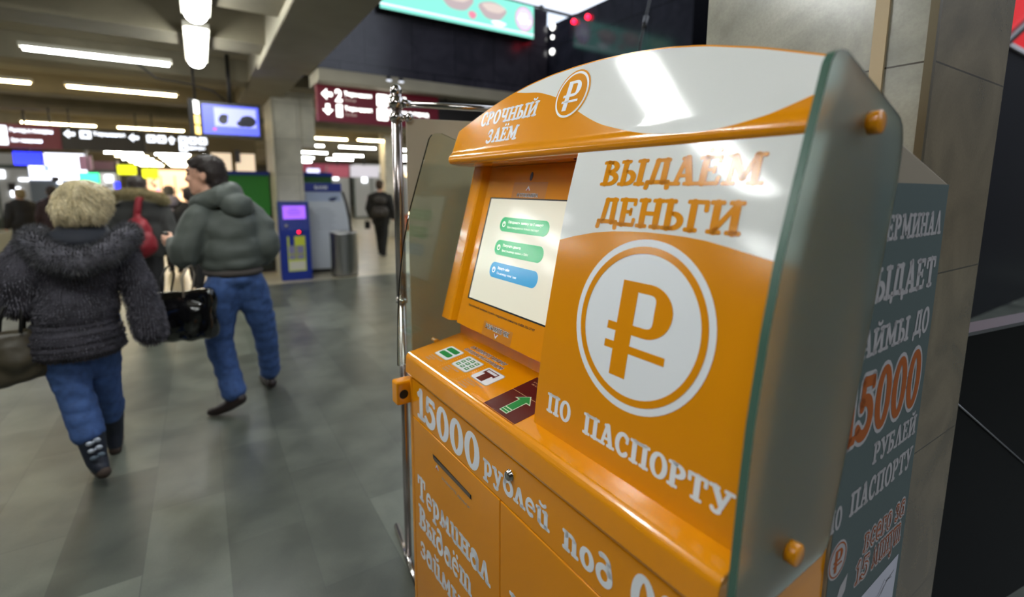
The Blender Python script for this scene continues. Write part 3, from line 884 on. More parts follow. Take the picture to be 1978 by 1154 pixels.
# glass wings
GO = [(-.026, .992), (-.0245, 1.058), (-.020, 1.165), (-.011, 1.285), (.006, 1.40), (.026, 1.495), (.049, 1.57), (.074, 1.65), (.094, 1.712), (.103, 1.740), (.113, 1.753), (.128, 1.759), (.146, 1.7595),
      (.325, 1.699), (.345, 1.691), (.358, 1.679), (.365, 1.66), (.366, 1.635), (.363, 1.593), (.252, 1.03), (.248, 1.015), (.240, 1.003), (.226, .996)]
gl = MB().prism(GO, xs, 1.148, 1.160).build('glass_wing', GLASS_F, kiosk, bevel=.0012)
ed = MB()
for i in range(len(GO)):
    (p0, q0), (p1, q1) = GO[i], GO[(i + 1) % len(GO)]
    cx_, cz_ = .15, 1.35
    s0, s1 = .9995, .9995
    ed.add([(1.1482, p0, q0), (1.1598, p0, q0), (1.1598, p1, q1), (1.1482, p1, q1)], [(0, 1, 2, 3)])
for v_ in range(len(ed.v)):
    x, y, z = ed.v[v_]
    ed.v[v_] = (x, y + (-.0004 if y < .15 else .0004), z + (.0004 if z > 1.4 else -.0004))
tag(ed.build('glass_edge', GLASS_E, gl), 'green ground edge of the glass')
for y, z in ((.233, 1.675), (.11, 1.058)):
    c = MB()
    c.lathe([(0, .015), (.0145, .015), (.0168, .0135), (.0168, 0), (.006, 0), (.006, -.03), (0, -.03)], n=28)
    o = c.build('mounting_cap', ORANGE, gl)
    o.rotation_euler = (0, pi / 2, 0)
    o.location = (1.1605, y, z)
MB().prism(GO, xs, -.042, -.030).build('glass_wing', GLASS_C, kiosk, bevel=.001)
for y, z in ((.233, 1.675), (.11, 1.058)):
    MB().tube([(-.05, y, z), (.0, y, z)], .008, 14).build('mounting_cap', ORANGE, kiosk)

# slate sticker on the cabinet side
sk = MB()
patch(sk, [(.342, .02), (.733, .02), (.733, 1.5925), (.342, 1.5935)], S_sd, .0)
side = sk.build('side_sticker', STICKER, kiosk)
a = MB()
letter(a, 'ТЕРМИНАЛ', S_sd, .39, .713, 1.492, 1.537)
letter(a, 'ВЫДАЕТ', S_sd, .352, .712, 1.383, 1.445)
letter(a, 'ЗАЙМЫ', S_sd, .335, .60, 1.284, 1.333)
letter(a, 'ДО', S_sd, .625, .714, 1.284, 1.337)
letter(a, '15000', S_sd, .337, .703, 1.126, 1.246, .0004, 0, .07)
letter(a, 'РУБЛЕЙ', S_sd, .490, .716, 1.050, 1.094)
letter(a, 'ПО', S_sd, .312, .372, .968, 1.012)
letter(a, 'ПАСПОРТУ', S_sd, .405, .715, .972, 1.020)
letter(a, 'всего', S_sd, .497, .640, .857, .915, .0004, 0, .08)
letter(a, 'за', S_sd, .658, .715, .857, .915, .0004, 0, .08)
letter(a, '15', S_sd, .470, .535, .795, .845, .0004, 0, .08)
letter(a, 'минут', S_sd, .552, .708, .795, .862, .0004, 0, .08)
letter(a, '15000', S_sd, .337, .703, 1.126, 1.246, .0009, 1, .0)
letter(a, 'всего', S_sd, .497, .640, .857, .915, .0009, 1, .0)
letter(a, 'за', S_sd, .658, .715, .857, .915, .0009, 1, .0)
letter(a, '15', S_sd, .470, .535, .795, .845, .0009, 1, .0)
letter(a, 'минут', S_sd, .552, .708, .795, .862, .0009, 1, .0)
for tx, q in (('всего', (.497, .640, .857, .915)), ('за', (.658, .715, .857, .915)), ('15', (.470, .535, .795, .845)), ('минут', (.552, .708, .795, .862))):
    letter(a, tx, S_sd, *q, .0014, 0, -.055)
a.key = '@rouble_coin'
disc(a, .375, .898, .039, S_sd, .0004, 0)
annulus(a, .375, .898, .032, .035, S_sd, .0009, 1)
ruble(a, S_sd, .375, .897, .046, .0009, 1)
a.key = '@sprout_print'
patch(a, [(.385, .80), (.40, .83), (.43, .845), (.425, .81), (.40, .79), (.388, .785)], S_sd, .0004, 0)
for k in range(6):
    patch(a, [(.366 + .0035 * k, .82 - .02 * k), (.370 + .0035 * k, .82 - .02 * k), (.3735 + .0035 * k, .80 - .02 * k), (.3695 + .0035 * k, .80 - .02 * k)], S_sd, .0004, 0)
build_lines(a, 'lettering', [LETTER_G, ORANGE_D], side)
a = MB()
patch(a, [(.50, .50), (.70, .50), (.713, .756), (.51, .748)], S_sd, .0006, 0)
rr = random.Random(3)
for k in range(16):
    x, y = .52 + .15 * rr.random(), .52 + .2 * rr.random()
    dx, dy = .05 * rr.random(), .04 * (rr.random() - .3)
    patch(a, [(x, y), (x + dx, y + dy), (x + dx, y + dy + .0016), (x, y + .0016)], S_sd, .001, 1)
tag(a.build('flyer', [mat('flyer_paper', (196, 196, 206), .5), DARKTXT], side), 'white sketch print low on the side')

# ------------------------------------------------------------------ the barrier stand behind the terminal
BA = rad(-14)
bs = thing('barrier_stand', 'chrome tube stand with a beige board, just behind the left end of the terminal', 'barrier', (.645, 1.825, 0), BA)
POLE = mat('worn_chrome', (196, 186, 184), .24, metal=1.)
MB().tube([(0, 0, .02), (0, 0, 1.15)], .0145, 20).build('pole', POLE, bs)
MB().tube([(0, 0, 1.14), (0, 0, 1.93)], .0195, 20).build('upper_pole', POLE, bs)
q = MB()
q.tube([(0, 0, 1.13), (0, 0, 1.148)], .0215, 20)
q.build('collar', mat('bright_metal', (225, 222, 215), .2, metal=.9), bs)
MB().ball((0, 0, 1.938), (.022, .022, .024)).build('finial', CHROME, bs)
cl = MB()
cl.tube([(0, 0, 1.875), (0, 0, 1.915)], .0255, 18)
cl.tube([(.015, 0, 1.896), (.06, 0, 1.892)], [.018, .011], 14)
cl.build('clamp', CHROME, bs)
cl = MB()
cl.tube([(0, 0, 1.83), (0, 0, 1.856)], .0255, 18)
cl.ball((.045, -.01, 1.842), (.017, .02, .017))
cl.tube([(.0, 0, 1.842), (.045, -.008, 1.842)], .012, 12)
cl.build('clamp', CHROME, bs)
MB().tube([(.03, 0, 1.893), (.62, 0, 1.893)], .012, 14).build('crossbar', CHROME, bs)
BOARD = mat('beige_board', (216, 200, 172), .6, var=.05, scale=3)
MB().box(.035, .60, .004, .018, .12, 1.842).build('board', BOARD, bs, bevel=.003)
ft = MB()
ft.tube([(-.03, .21, .016), (.02, -.22, .016)], .014, 12)
ft.build('foot', CHROME, bs)
tag(bs.children[-1], 'chrome floor tube')

# hanging cable behind the header, down to the terminal's back
cb = MB()
cb.tube([(2.36, 2.05, 4.2), (2.25, 2.02, 3.2), (2.163, 2.0, 2.61), (2.05, 1.95, 2.35), (1.98, 1.92, 1.9), (1.9, 1.9, .9), (1.86, 1.88, .02)], .007, 8)
cb.tube([(2.12, 1.98, 2.51), (2.09, 1.968, 2.43)], [.015, .010], 10)
tag(cb.build('hanging_cable', BLACK), 'thin black cable hanging down behind the arched top of the terminal', 'cable')

# ------------------------------------------------------------------ signs and screens
LIT = mat('lit_sign_white', (255, 255, 250), .5, emit=1.7)
LITD = mat('lit_sign_white_soft', (232, 238, 250), .5, emit=1.3)
MAROON = mat('maroon_sign', (104, 22, 38), .45, emit=0.07)
SIGN_D = mat('dark_sign', (40, 36, 34), .5)
def S_y(Y): return lambda x, z, off=0: (x, Y - off, z)
def arrow(mb, S, cx, cz, s, ang, off=.003, mi=0):
    P = [(-.5, 0), (0, .5), (0, .18), (.5, .18), (.5, -.18), (0, -.18), (0, -.5)]
    c, sn = cos(rad(ang)), sin(rad(ang))
    patch(mb, [(cx + s * (x * c - z * sn), cz + s * (x * sn + z * c)) for x, z in P], S, off, mi)

def sign_body(name, label, x0, x1, Y, z0, z1, m, top):
    t = thing(name, label, 'sign', ((x0 + x1) / 2, Y, z0))
    h = (x1 - x0) / 2
    MB().box(-h, h, 0, .12, 0, z1 - z0).build('sign_panel', m, t, bevel=.004)
    for x in (-h * .8, h * .8):
        b = MB()
        b.box(x - .012, x + .012, .045, .075, z1 - z0, top - z0)
        b.build('hanger', DARK, t)
    S = lambda x, z, off=0: (x - (x0 + x1) / 2, -off, z - z0)
    return t, S
# the maroon terminal sign under the cross beam
t, S = sign_body('direction_sign', 'maroon illuminated sign with arrows and terminal numbers 2 and 1, right of the pillar', 1.31, 2.93, 6.56, 2.405, 2.85, MAROON, 2.86)
a = MB()
Z1, Z0 = 2.725, 2.545
arrow(a, S, 1.425, Z1 + .01, .13, 0)
arrow(a, S, 1.43, Z0 + .005, .13, 90)
typeset(a, '2', S, 1.525, 1.61, Z1 - .07, Z1 + .08, .003, bold=.03)
typeset(a, '1', S, 1.535, 1.605, Z0 - .075, Z0 + .075, .003, bold=.03)
typeset(a, 'Терминал', S, 1.635, 1.985, Z1 + .0, Z1 + .065, .003, bold=.03)
typeset(a, 'Терминал', S, 1.635, 1.985, Z0 + .0, Z0 + .065, .003, bold=.03)
typeset(a, 'Terminal', S, 1.635, 1.78, Z1 - .055, Z1 - .02, .003, 1)
typeset(a, 'Terminal', S, 1.635, 1.78, Z0 - .055, Z0 - .02, .003, 1)
for z in (Z1, Z0):
    patch(a, rrect(2.055, 2.20, z - .075, z + .075, .015), S, .003)
    patch(a, rrect(2.085, 2.17, z - .03, z + .045, .01), S, .004, 2)
typeset(a, 'Вход', S, 2.225, 2.46, Z1 + .01, Z1 + .08, .003, bold=.03)
typeset(a, 'Выход в город', S, 2.225, 2.78, Z0 + .005, Z0 + .075, .003, bold=.03)
a.build('lettering', [LIT, mat('sign_dim_text', (190, 170, 160), .5, emit=0.36), mat('pictogram_grey', (214, 206, 206), .5, emit=1.20)], t)
t, S = sign_body('direction_sign', 'dark panel continuing the maroon terminal sign, half hidden behind the terminal', 2.935, 4.3, 6.56, 2.405, 2.82, SIGN_D, 2.86)
a = MB()
typeset(a, 'Камера хранения', S, 3.05, 3.7, 2.44, 2.52, .003, bold=.02)
a.build('lettering', LIT, t)
# red sign far left and the dark run of signs beside it
t, S = sign_body('direction_sign', 'maroon illuminated sign with two white lines at the left edge', -3.7, -2.22, 13.0, 2.29, 2.74, MAROON, 3.09)
a = MB()
for z, w in ((2.61, 'Камера хранения'), (2.43, 'Комната отдыха')):
    patch(a, rrect(-3.13, -2.97, z - .085, z + .085, .02), S, .003)
typeset(a, 'Выход к поездам', S, -2.93, -2.33, 2.575, 2.665, .003, bold=.04)
typeset(a, 'Зал ожидания', S, -2.93, -2.50, 2.395, 2.475, .003, bold=.04)
a.build('lettering', LITD, t)
t, S = sign_body('direction_sign', 'long dark sign with white arrows and pictograms above the left aisle', -2.215, -.9, 13.0, 2.29, 2.72, SIGN_D, 3.09)
a = MB()
def pic(x, z, w=.17): patch(a, rrect(x, x + w, z - .075, z + .075, .015), S, .003); patch(a, rrect(x + .045, x + w - .045, z - .045, z + .04, .02), S, .004, 1)
arrow(a, S, -2.09, 2.60, .17, 0); pic(-1.93, 2.60)
typeset(a, 'Терминал', S, -1.73, -1.22, 2.575, 2.665, .003, bold=.04)
arrow(a, S, -1.08, 2.585, .17, 0)
a.build('lettering', [LITD, mat('pictogram_dark', (120, 126, 140), .5, emit=0.48)], t)
t, S = sign_body('direction_sign', 'brown sign with an up arrow and rows of white pictograms, left of the monitor', -.895, .48, 13.0, 2.29, 2.72, mat('brown_sign', (74, 64, 44), .5), 3.09)
a = MB()
pic(-.86, 2.58, .15); pic(-.68, 2.58, .15)
arrow(a, S, -.43, 2.57, .16, -90)
for x in (-.30, -.12, .06): pic(x, 2.58, .15)
pic(-.30, 2.42, .15)
typeset(a, 'Метро', S, -.13, .17, 2.38, 2.46, .003, bold=.04)
arrow(a, S, .30, 2.57, .16, 180)
a.build('lettering', [LITD, mat('pictogram_dark', (120, 126, 140), .5)], t)
t, S = sign_body('direction_sign', 'small dark sign with white pictograms just under the monitor', .485, 1.1, 13.0, 2.29, 2.70, SIGN_D, 3.09)
a = MB()
pic(.52, 2.56, .16)
typeset(a, 'Касса', S, .71, 1.02, 2.53, 2.6, .003, bold=.04)
pic(.72, 2.39, .2)
a.build('lettering', [LITD, mat('pictogram_dark', (120, 126, 140), .5)], t)

# hanging monitor
tv = thing('hanging_monitor', 'black flat monitor with a blue picture hanging left of the pillar', 'monitor', (.44, 7.9, 2.25), rad(-2))
MB().box(-.37, .37, 0, .09, 0, .475).build('casing', BLACK, tv, bevel=.01)
TVB = mat('monitor_blue', (82, 92, 235), .3, emit=0.57)
a = MB()
SV = lambda x, z, off=0: (x, -off, z)
patch(a, [(-.335, .045), (.335, .045), (.335, .43), (-.335, .43)], SV, .002, 0)
patch(a, [(-.20, .15), (.30, .15), (.30, .40), (-.20, .40)], SV, .003, 1)
for cx, cz, rx, rz in ((-.10, .24, .055, .06), (-.085, .285, .05, .03), (.2, .235, .10, .08), (.13, .20, .07, .045)):
    patch(a, [(cx + rx * cos(2 * pi * k / 20), cz + rz * sin(2 * pi * k / 20)) for k in range(20)], SV, .004, 2)
patch(a, rrect(-.23, -.18, .09, .13, .02), SV, .004, 3)
a.build('screen', [TVB, mat('monitor_pale', (158, 164, 250), .3, emit=0.57), mat('monitor_dark', (20, 18, 40), .3), mat('monitor_red', (200, 80, 150), .3, emit=0.36)], tv)
b = MB()
b.tube([(0, .05, .47), (0, .05, 1.11)], .025, 10)
b.tube([(-.05, .05, .5), (-.2, .06, .62), (-.45, .05, .68), (-.8, .0, .70), (-1.0, -.1, .86)], .012, 8)
b.build('ceiling_bracket', DARK, tv)
ls = thing('lit_strip', 'narrow glowing yellow strip beside the hanging monitor', 'sign', (.06, 8.05, 2.27), rad(60))  # upright row of glowing panes beside the monitor
MB().box(-.12, .12, 0, .06, 0, .48).build('sign_case', DARK, ls, bevel=.004)
YL = mat('yellow_lit_glass', (255, 214, 120), .4, emit=1.56)
for k, (z0, z1) in enumerate(((.02, .13), (.15, .27), (.29, .46))):
    a = MB(); a.box(-.10, .10, -.012, -.001, z0, z1); a.build('lit_pane', YL if k < 2 else LIT, ls, bevel=.004)
b = MB(); b.tube([(0, .03, .48), (0, .03, 1.09)], .015, 8); b.build('hanger', DARK, ls)

# billboard upstairs
bb = thing('billboard', 'long turquoise lit advertising billboard on the dark stone gallery', 'billboard', (3.185, 6.345, 3.765))
MB().box(-1.16, 1.16, -.10, 0, 0, .47).build('light_box', DARK, bb, bevel=.004)
a = MB()
SB = lambda x, z, off=0: (x, -.10 - off, z)
patch(a, [(-1.15, .01), (1.15, .01), (1.15, .46), (-1.15, .46)], SB, .002, 0)
patch(a, [(-1.15, .055), (1.15, .055), (1.15, .075), (-1.15, .075)], SB, .003, 1)
def blob2(cx, cz, rx, rz, mi, off=.004, n=24):
    patch(a, [(cx + rx * cos(2 * pi * k / n) * (1 + .12 * sin(3 * 2 * pi * k / n)), cz + rz * sin(2 * pi * k / n)) for k in range(n)], SB, off, mi)
blob2(-.1, .31, .24, .13, 2); blob2(-.1, .36, .2, .07, 3, .005); blob2(.45, .27, .22, .12, 2); blob2(.47, .31, .18, .06, 3, .005)
blob2(.13, .16, .06, .05, 4); blob2(.55, .12, .12, .035, 1)
patch(a, [(.98 + .155 * cos(2 * pi * k / 32), .255 + .17 * sin(2 * pi * k / 32)) for k in range(32)], SB, .004, 4)
patch(a, [(.98 + .14 * cos(2 * pi * k / 32), .255 + .155 * sin(2 * pi * k / 32)) for k in range(32)], SB, .005, 5)
typeset(a, '49', SB, .87, 1.03, .18, .33, .006, 1, bold=.03)
typeset(a, 'р', SB, 1.05, 1.1, .19, .25, .006, 1, bold=.02)
typeset(a, 'ВКУСНО', SB, -1.0, -.55, .30, .40, .004, 6, bold=.03)
EB = .6
a.build('poster', [mat('poster_turquoise', (120, 205, 185), .4, emit=EB), mat('poster_white', (235, 245, 250), .4, emit=EB), mat('poster_brown', (176, 160, 160), .4, emit=EB * .8),
                   mat('poster_cream', (206, 190, 180), .4, emit=EB * .8), mat('poster_pink', (220, 130, 150), .4, emit=EB * .8), mat('poster_lilac', (196, 190, 224), .4, emit=EB), mat('poster_yellow', (220, 224, 170), .4, emit=EB)], bb)
# globe lamps and red lights at the end of the gallery wall
for k, (z, r) in enumerate(((4.02, .05), (3.87, .03), (3.66, .045))):
    g = MB(); g.ball((4.72, 6.28, z), r)
    o = g.build('globe_lamp', LIT)
    tag(o, ('topmost of the three white globe lamps at the end of the dark stone gallery', 'smallest globe lamp, between the two larger ones at the gallery end', 'lowest of the three white globe lamps at the end of the dark stone gallery')[k], 'lamp', 'globe lamps at the gallery end')
    MB().tube([(4.72, 6.28, z), (4.72, 6.36, z + .0)], .008, 8).build('bracket', DARK, o)
RL = mat('red_signal', (255, 20, 50), .4, emit=3.60)
for k, y in enumerate((5.75, 5.45)):
    o = MB().ball((4.69, y, 3.95 - .02 * k), .035).build('signal_light', RL)
    tag(o, 'left of the two small red lights on the dark stone block' if k == 0 else 'right of the two small red lights on the dark stone block', 'light', 'red lights on the dark stone block')
# small spotlights on the beam
for k, x in enumerate((2.14, 2.30)):
    t = thing('spotlight', 'left one of two tiny spotlights on the beam edge' if k == 0 else 'right one of two tiny spotlights on the beam edge', 'light', (x, 6.33, 2.965), 0, 'spotlights on the beam')
    MB().ball((0, -.02, .0), (.03, .04, .025)).build('lamp_head', BLACK, t)
    MB().box(-.028, .028, -.05, -.01, -.036, -.022).build('lamp_glass', mat('spot_glass', (240, 244, 255), .3, emit=0.48), t)

# ------------------------------------------------------------------ machines by the pillar
pt = thing('payment_terminal', 'narrow blue payment terminal with a violet screen standing before the pillar', 'terminal', (1.315, 8.90, 0), rad(-4))
BLUE = mat('royal_blue_paint', (14, 44, 140), .4)
MB().prism([(0, 0), (.0, .86), (.06, 1.34), (.36, 1.34), (.36, 0)], lambda p, q, t: (t, p, q), -.24, .24).build('cabinet', BLUE, pt, bevel=.012)
S_t = lambda x, z, off=0: (x, (z - .86) * .125 - off if z > .86 else -off, z)
VIO = mat('violet_screen', (150, 90, 235), .3, emit=0.54)
a = MB(); a.prism([(-.17, 1.05), (.18, 1.05), (.18, 1.27), (-.17, 1.27)], lambda p, q, t: S_t(p, q, t), .001, .006)
s_ = a.build('screen', VIO, pt)
a = MB()
for z, w in ((1.21, .07), (1.165, .11), (1.12, .09)):
    patch(a, [(-w, z), (w, z), (w, z + .015), (-w, z + .015)], S_t, .008)
a.build('screen_text', mat('screen_text_violet', (90, 50, 150), .4, emit=0.30), s_)
a = MB(); a.lathe([(0, .02), (.02, .02), (.026, .0)], n=18)
o = a.build('coin_knob', STEEL, pt); o.rotation_euler = (pi / 2, 0, 0); o.location = (-.13, .0, .94)
a = MB(); a.box(.03, .11, -.02, .01, .80, .86); a.build('card_reader', BLACK, pt, bevel=.004)
o = MB().ball((.055, -.025, .83), .02).build('red_lamp', RL, pt)
a = MB()
patch(a, [(-.13, .16), (.15, .16), (.15, .76), (-.13, .76)], S_t, .002, 0)
patch(a, [(-.115, .18), (.135, .18), (.135, .33), (-.115, .33)], S_t, .003, 1)
patch(a, [(-.115, .36), (.135, .36), (.135, .60), (-.115, .60)], S_t, .003, 2)
for x in (-.07, .07):
    for z in (.40, .50, .56):
        patch(a, rrect(x - .045, x + .045, z - .03, z + .03, .02), S_t, .004, 3)
patch(a, [(-.1, .60), (-.02, .60), (-.02, .76), (-.1, .76)], S_t, .004, 4)
a.build('poster', [mat('poster_lime', (196, 206, 60), .5), mat('poster_pale', (208, 206, 190), .5), mat('poster_khaki', (150, 152, 110), .5), mat('poster_mauve', (130, 126, 170), .5), BLUE], pt)

it = thing('information_stand', 'white information terminal with a blue header and curved side, beside the blue machine', 'terminal', (1.93, 9.42, 0), rad(-8))
side_pts = [(.0, .08), (.0, 1.50), (.62, 1.50), (.68, 1.3), (.73, 1.0), (.75, .7), (.74, .4), (.70, .08)]
MB().prism([(x - .34, z) for x, z in side_pts], lambda p, q, t: (p, t, q), 0, .22).build('cabinet', mat('pale_panel', (206, 212, 222), .4), it, bevel=.01)
MB().prism([(x - .34 + .02, z) for x, z in side_pts[2:]] + [(.34, .08), (.40, .4), (.39, .7), (.37, 1.0), (.33, 1.3), (.26, 1.5)], lambda p, q, t: (p + .03, t, q), .02, .2).build('side_trim', DARK, it)
MB().box(-.34, .29, -.01, .23, 1.5, 1.66).build('header', BLUE, it, bevel=.006)
MB().box(-.33, .36, .01, .2, 0, .08).build('base', DARK, it)
a = MB()
SI = lambda x, z, off=0: (x, -off, z)
SH_ = lambda x, z, off=0: (x, -.01 - off, z)
typeset(a, 'БАНК', SH_, -.17, .06, 1.55, 1.61, .002, 0, bold=.04)
patch(a, [(-.33, 1.33), (.27, 1.33), (.275, 1.49), (-.33, 1.49)], SI, .002, 1)
for cx, cz, rx, rz in ((.12, 1.36, .06, .035), (.17, 1.385, .05, .02)):
    patch(a, [(cx + rx * cos(2 * pi * k / 18), cz + rz * sin(2 * pi * k / 18)) for k in range(18)], SI, .003, 2)
for k in range(7):
    patch(a, [(-.16, 1.18 - .06 * k), (.1 + .1 * ((k * 37) % 5) / 5, 1.18 - .06 * k), (.1 + .1 * ((k * 37) % 5) / 5, 1.19 - .06 * k), (-.16, 1.19 - .06 * k)], SI, .003, 3)
a.build('poster', [mat('print_white', (230, 232, 240), .4), mat('print_pale_blue', (172, 186, 214), .4), mat('print_navy', (40, 52, 100), .4), mat('print_grey', (160, 166, 176), .4)], it)

lb = thing('litter_bin', 'round brushed steel litter bin in front of the white information terminal', 'bin', (2.13, 9.0, 0))
MB().lathe([(.225, .03), (.232, .05), (.232, .74), (.235, .75), (.235, .79), (.225, .795), (.21, .78), (.21, .45), (0, .45)], n=40).build('drum', STEEL, lb)
b = MB()
for k in range(14):
    for j in range(26):
        an = rad(-60 + 120 * k / 13)
        b.box(.2315 * cos(an) - .003, .2315 * cos(an) + .003, .2315 * sin(an) - .003, .2315 * sin(an) + .003, .1 + .024 * j, .11 + .024 * j)
b.build('perforation', DARK, lb)
MB().lathe([(0, 0), (.22, 0), (.226, .03), (0, .03)], n=32).build('base', DARK, lb)

GB = mat('green_panel', (36, 128, 34), .5)
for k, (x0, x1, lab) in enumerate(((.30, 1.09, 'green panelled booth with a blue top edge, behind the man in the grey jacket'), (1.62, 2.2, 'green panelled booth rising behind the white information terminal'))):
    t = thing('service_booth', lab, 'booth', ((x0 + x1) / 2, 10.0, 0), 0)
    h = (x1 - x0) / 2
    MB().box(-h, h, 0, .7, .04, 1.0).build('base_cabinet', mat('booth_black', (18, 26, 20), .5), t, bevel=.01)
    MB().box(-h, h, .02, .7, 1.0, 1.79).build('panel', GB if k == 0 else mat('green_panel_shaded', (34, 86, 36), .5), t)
    MB().box(-h - .01, h + .01, 0, .72, 1.79, 1.86).build('top_edge', BLUE, t, bevel=.006)
    if k == 0:
        MB().box(.14, .39, -.012, -.001, .28, .78).build('notice', mat('notice_white', (214, 216, 224), .5), t)
        MB().box(-h, h, .0, .02, 1.0, 1.06).build('ledge', DARK, t)

# far shops at the end of the hall: shop units, each with its lit front
DISP = [mat('display_white', (240, 244, 255), .5, emit=2.4), mat('display_white', (240, 244, 255), .5), mat('display_pink', (230, 130, 170), .5, emit=.9), mat('display_grey', (110, 110, 112), .5), mat('display_dark', (60, 56, 60), .5), mat('display_warm', (255, 214, 160), .5, emit=1.6), mat('display_blue', (130, 150, 230), .5, emit=.9), mat('display_dark', (60, 56, 60), .5)]
def shop(x0, x1, y, label, wall, front, z0=.1, z1=2.3, fascia=None, rz=0.):
    t = thing('shop_unit', label, 'shop', ((x0 + x1) / 2, y, 0), rz, 'shop fronts along the far hall')
    h = (x1 - x0) / 2
    MB().box(-h, h, .05, .4, 0, 2.75).build('shop_wall', wall, t)
    f = MB()
    n = max(2, int((x1 - x0) / .8))
    for k in range(n):
        a0, a1 = -h + 2 * h * k / n + .04, -h + 2 * h * (k + 1) / n - .04
        f.box(a0, a1, .02, .05, z0, z1)
    f.build('shop_front', front, t)
    rr = random.Random(int(x0 * 10 + y))
    for k in range(max(4, int((x1 - x0) * 3))):
        w_, h_ = rr.uniform(.08, .3), rr.uniform(.08, .35)
        xx, zq = rr.uniform(-h + .2, h - .2), rr.uniform(max(.6, z0), 2.3)
        MB().box(xx - w_ / 2, xx + w_ / 2, -.03 - .002 * k, .015, zq - h_ / 2, zq + h_ / 2).build('display', rr.choice(DISP), t)
    if fascia:
        MB().box(-h, h, -.04, .05, 2.35, 2.75).build('fascia', fascia, t)
    return t
W1 = mat('shop_bright', (236, 240, 255), .5, emit=1.32)
W2 = mat('shop_warm', (255, 205, 160), .5, emit=0.78)
W3 = mat('shop_grey_glass', (150, 150, 146), .15, emit=0.15)
W4 = mat('shop_pale', (205, 205, 205), .4, emit=0.30)
PINK = mat('shop_pink', (235, 150, 190), .5, emit=0.72)
GREENL = mat('sign_green', (60, 230, 150), .5, emit=1.20)
YELL = mat('sign_yellow', (226, 230, 20), .5, emit=0.72)
BLUEL = mat('sign_blue', (40, 50, 255), .5, emit=1.44)
GREYW = mat('grey_green_wall', (96, 106, 100), .6)
shop(-5.1, -3.45, 24, 'bright white shop front with cold light, just left of the blonde woman', mat('blue_grey_wall', (120, 132, 150), .5), W1, 1.8, 2.6, W1)
shop(-10, -5.2, 25, 'dim grey shop front behind the booth at the left edge', GREYW, W3, .4, 2.2, W3)
shop(-5.2, -3.2, 30, 'distant shop with a dim grey front left of the aisle end', GREYW, W4, .3, 2.2, mat('fascia_pink', (120, 90, 100), .5, emit=.1))
shop(-3.1, .2, 43, 'warm orange lit shop at the very end of the left aisle', GREYW, W2, .5, 2.6, W2)
shop(.3, 3.2, 40, 'pale shop front at the aisle end behind the grey jacketed man', GREYW, W4, .3, 2.3, W2)
shop(4.2, 6.6, 26, 'glass shop front left of the person with the backpack', GREYW, W3, .1, 2.3, mat('fascia_maroon', (150, 60, 84), .5, emit=0.21))
shop(6.7, 10.2, 25.5, 'pale glass shop front directly beyond the person with the backpack', GREYW, W3, .1, 2.3, W4)
shop(8.5, 11.0, 19.5, 'pale shop front partly hidden behind the chrome pole', GREYW, W4, .1, 2.2, mat('fascia_grey', (170, 165, 170), .5, emit=0.18))
shop(3.4, 4.2, 30, 'narrow pink lit kiosk far behind the white terminal', GREYW, PINK, .6, 2.5, W1)
shop(.22, 1.12, 12.3, 'small brown fronted shop with a cream lit window, just under the monitor', mat('brown_wall', (92, 78, 44), .6), mat('cream_lit', (236, 214, 186), .5, emit=.35), 1.3, 2.3)
# booth at the left edge
t = thing('ticket_booth', 'grey green booth with a low pale wall at the left edge', 'booth', (-5.15, 15.6, 0))
MB().box(-.75, .75, 0, 1.2, .5, 2.1).build('booth_wall', mat('booth_grey_green', (74, 88, 84), .5), t)
MB().box(-.55, .55, -.02, 0, 1.45, 1.95).build('booth_window', mat('booth_glass', (88, 112, 106), .2), t)
MB().box(-1.2, 1.25, -.4, 1.2, 0, .5).build('low_wall', mat('low_wall_pale', (140, 146, 140), .6), t)
MB().box(-1.2, .75, 0, 1.2, 2.1, 2.2).build('roof', DARK, t)
def lit_panel(name, label, x, y, z, w, h, m, d=.12, group='small lit signs along the hall', post=True):
    t = thing(name, label, 'sign', (x, y, z), 0, group)
    MB().box(-w / 2, w / 2, 0, d, 0, h).build('sign_case', DARK, t)
    MB().box(-w / 2 + .01, w / 2 - .01, -.015, -.001, .01, h - .01).build('lit_face', m, t)
    if post:
        MB().box(-.02, .02, .03, .07, h, 3.36 - z).build('hanger', DARK, t)
    return t
t = lit_panel('hanging_monitor', 'glowing blue screen hanging under the maroon sign at the left edge', -2.98, 14.2, 2.0, .46, .29, BLUEL)
t['category'] = 'monitor'
lit_panel('lit_sign', 'bright yellow hanging sign nearer the camera above the left aisle', -2.30, 24, 2.02, .6, .38, YELL)
lit_panel('lit_sign', 'second bright yellow sign, farther down the left aisle', -1.85, 28, 1.95, .6, .42, YELL)
lit_panel('lit_sign', 'green glowing sign left of the two yellow ones', -3.15, 22, 1.68, .55, .36, GREENL)
lit_panel('lit_sign', 'pink and grey poster sign above the green sign', -3.35, 23, 2.15, .36, .5, mat('poster_dim_pink', (150, 110, 130), .5, emit=.15))
lit_panel('lit_sign', 'round blue pair of lights low behind the blonde woman', -2.2, 20, 1.35, .16, .38, BLUEL)
lit_panel('lit_sign', 'small maroon sign with a pale mark, right of the white terminal', 4.75, 20.5, 1.98, .85, .46, mat('sign_rose', (150, 70, 86), .5, emit=0.30))
lit_panel('lit_sign', 'pale lit panel right of the small maroon sign', 5.9, 20.8, 2.0, 1.2, .5, mat('sign_lilac', (190, 186, 196), .5, emit=0.42))
lit_panel('lit_sign', 'white and blue lit panel above the white terminal', 4.0, 21.5, 1.85, .5, .5, mat('sign_white_blue', (206, 210, 250), .5, emit=0.96))
o = thing('advert_stand', 'orange standing board right of the person with the backpack', 'sign', (5.55, 14.6, 0), rad(-20))
MB().box(-.2, .2, 0, .04, .25, .75).build('board', mat('orange_board', (196, 92, 40), .5), o)
MB().box(-.2, -.17, 0, .04, 0, .25).build('leg', DARK, o)
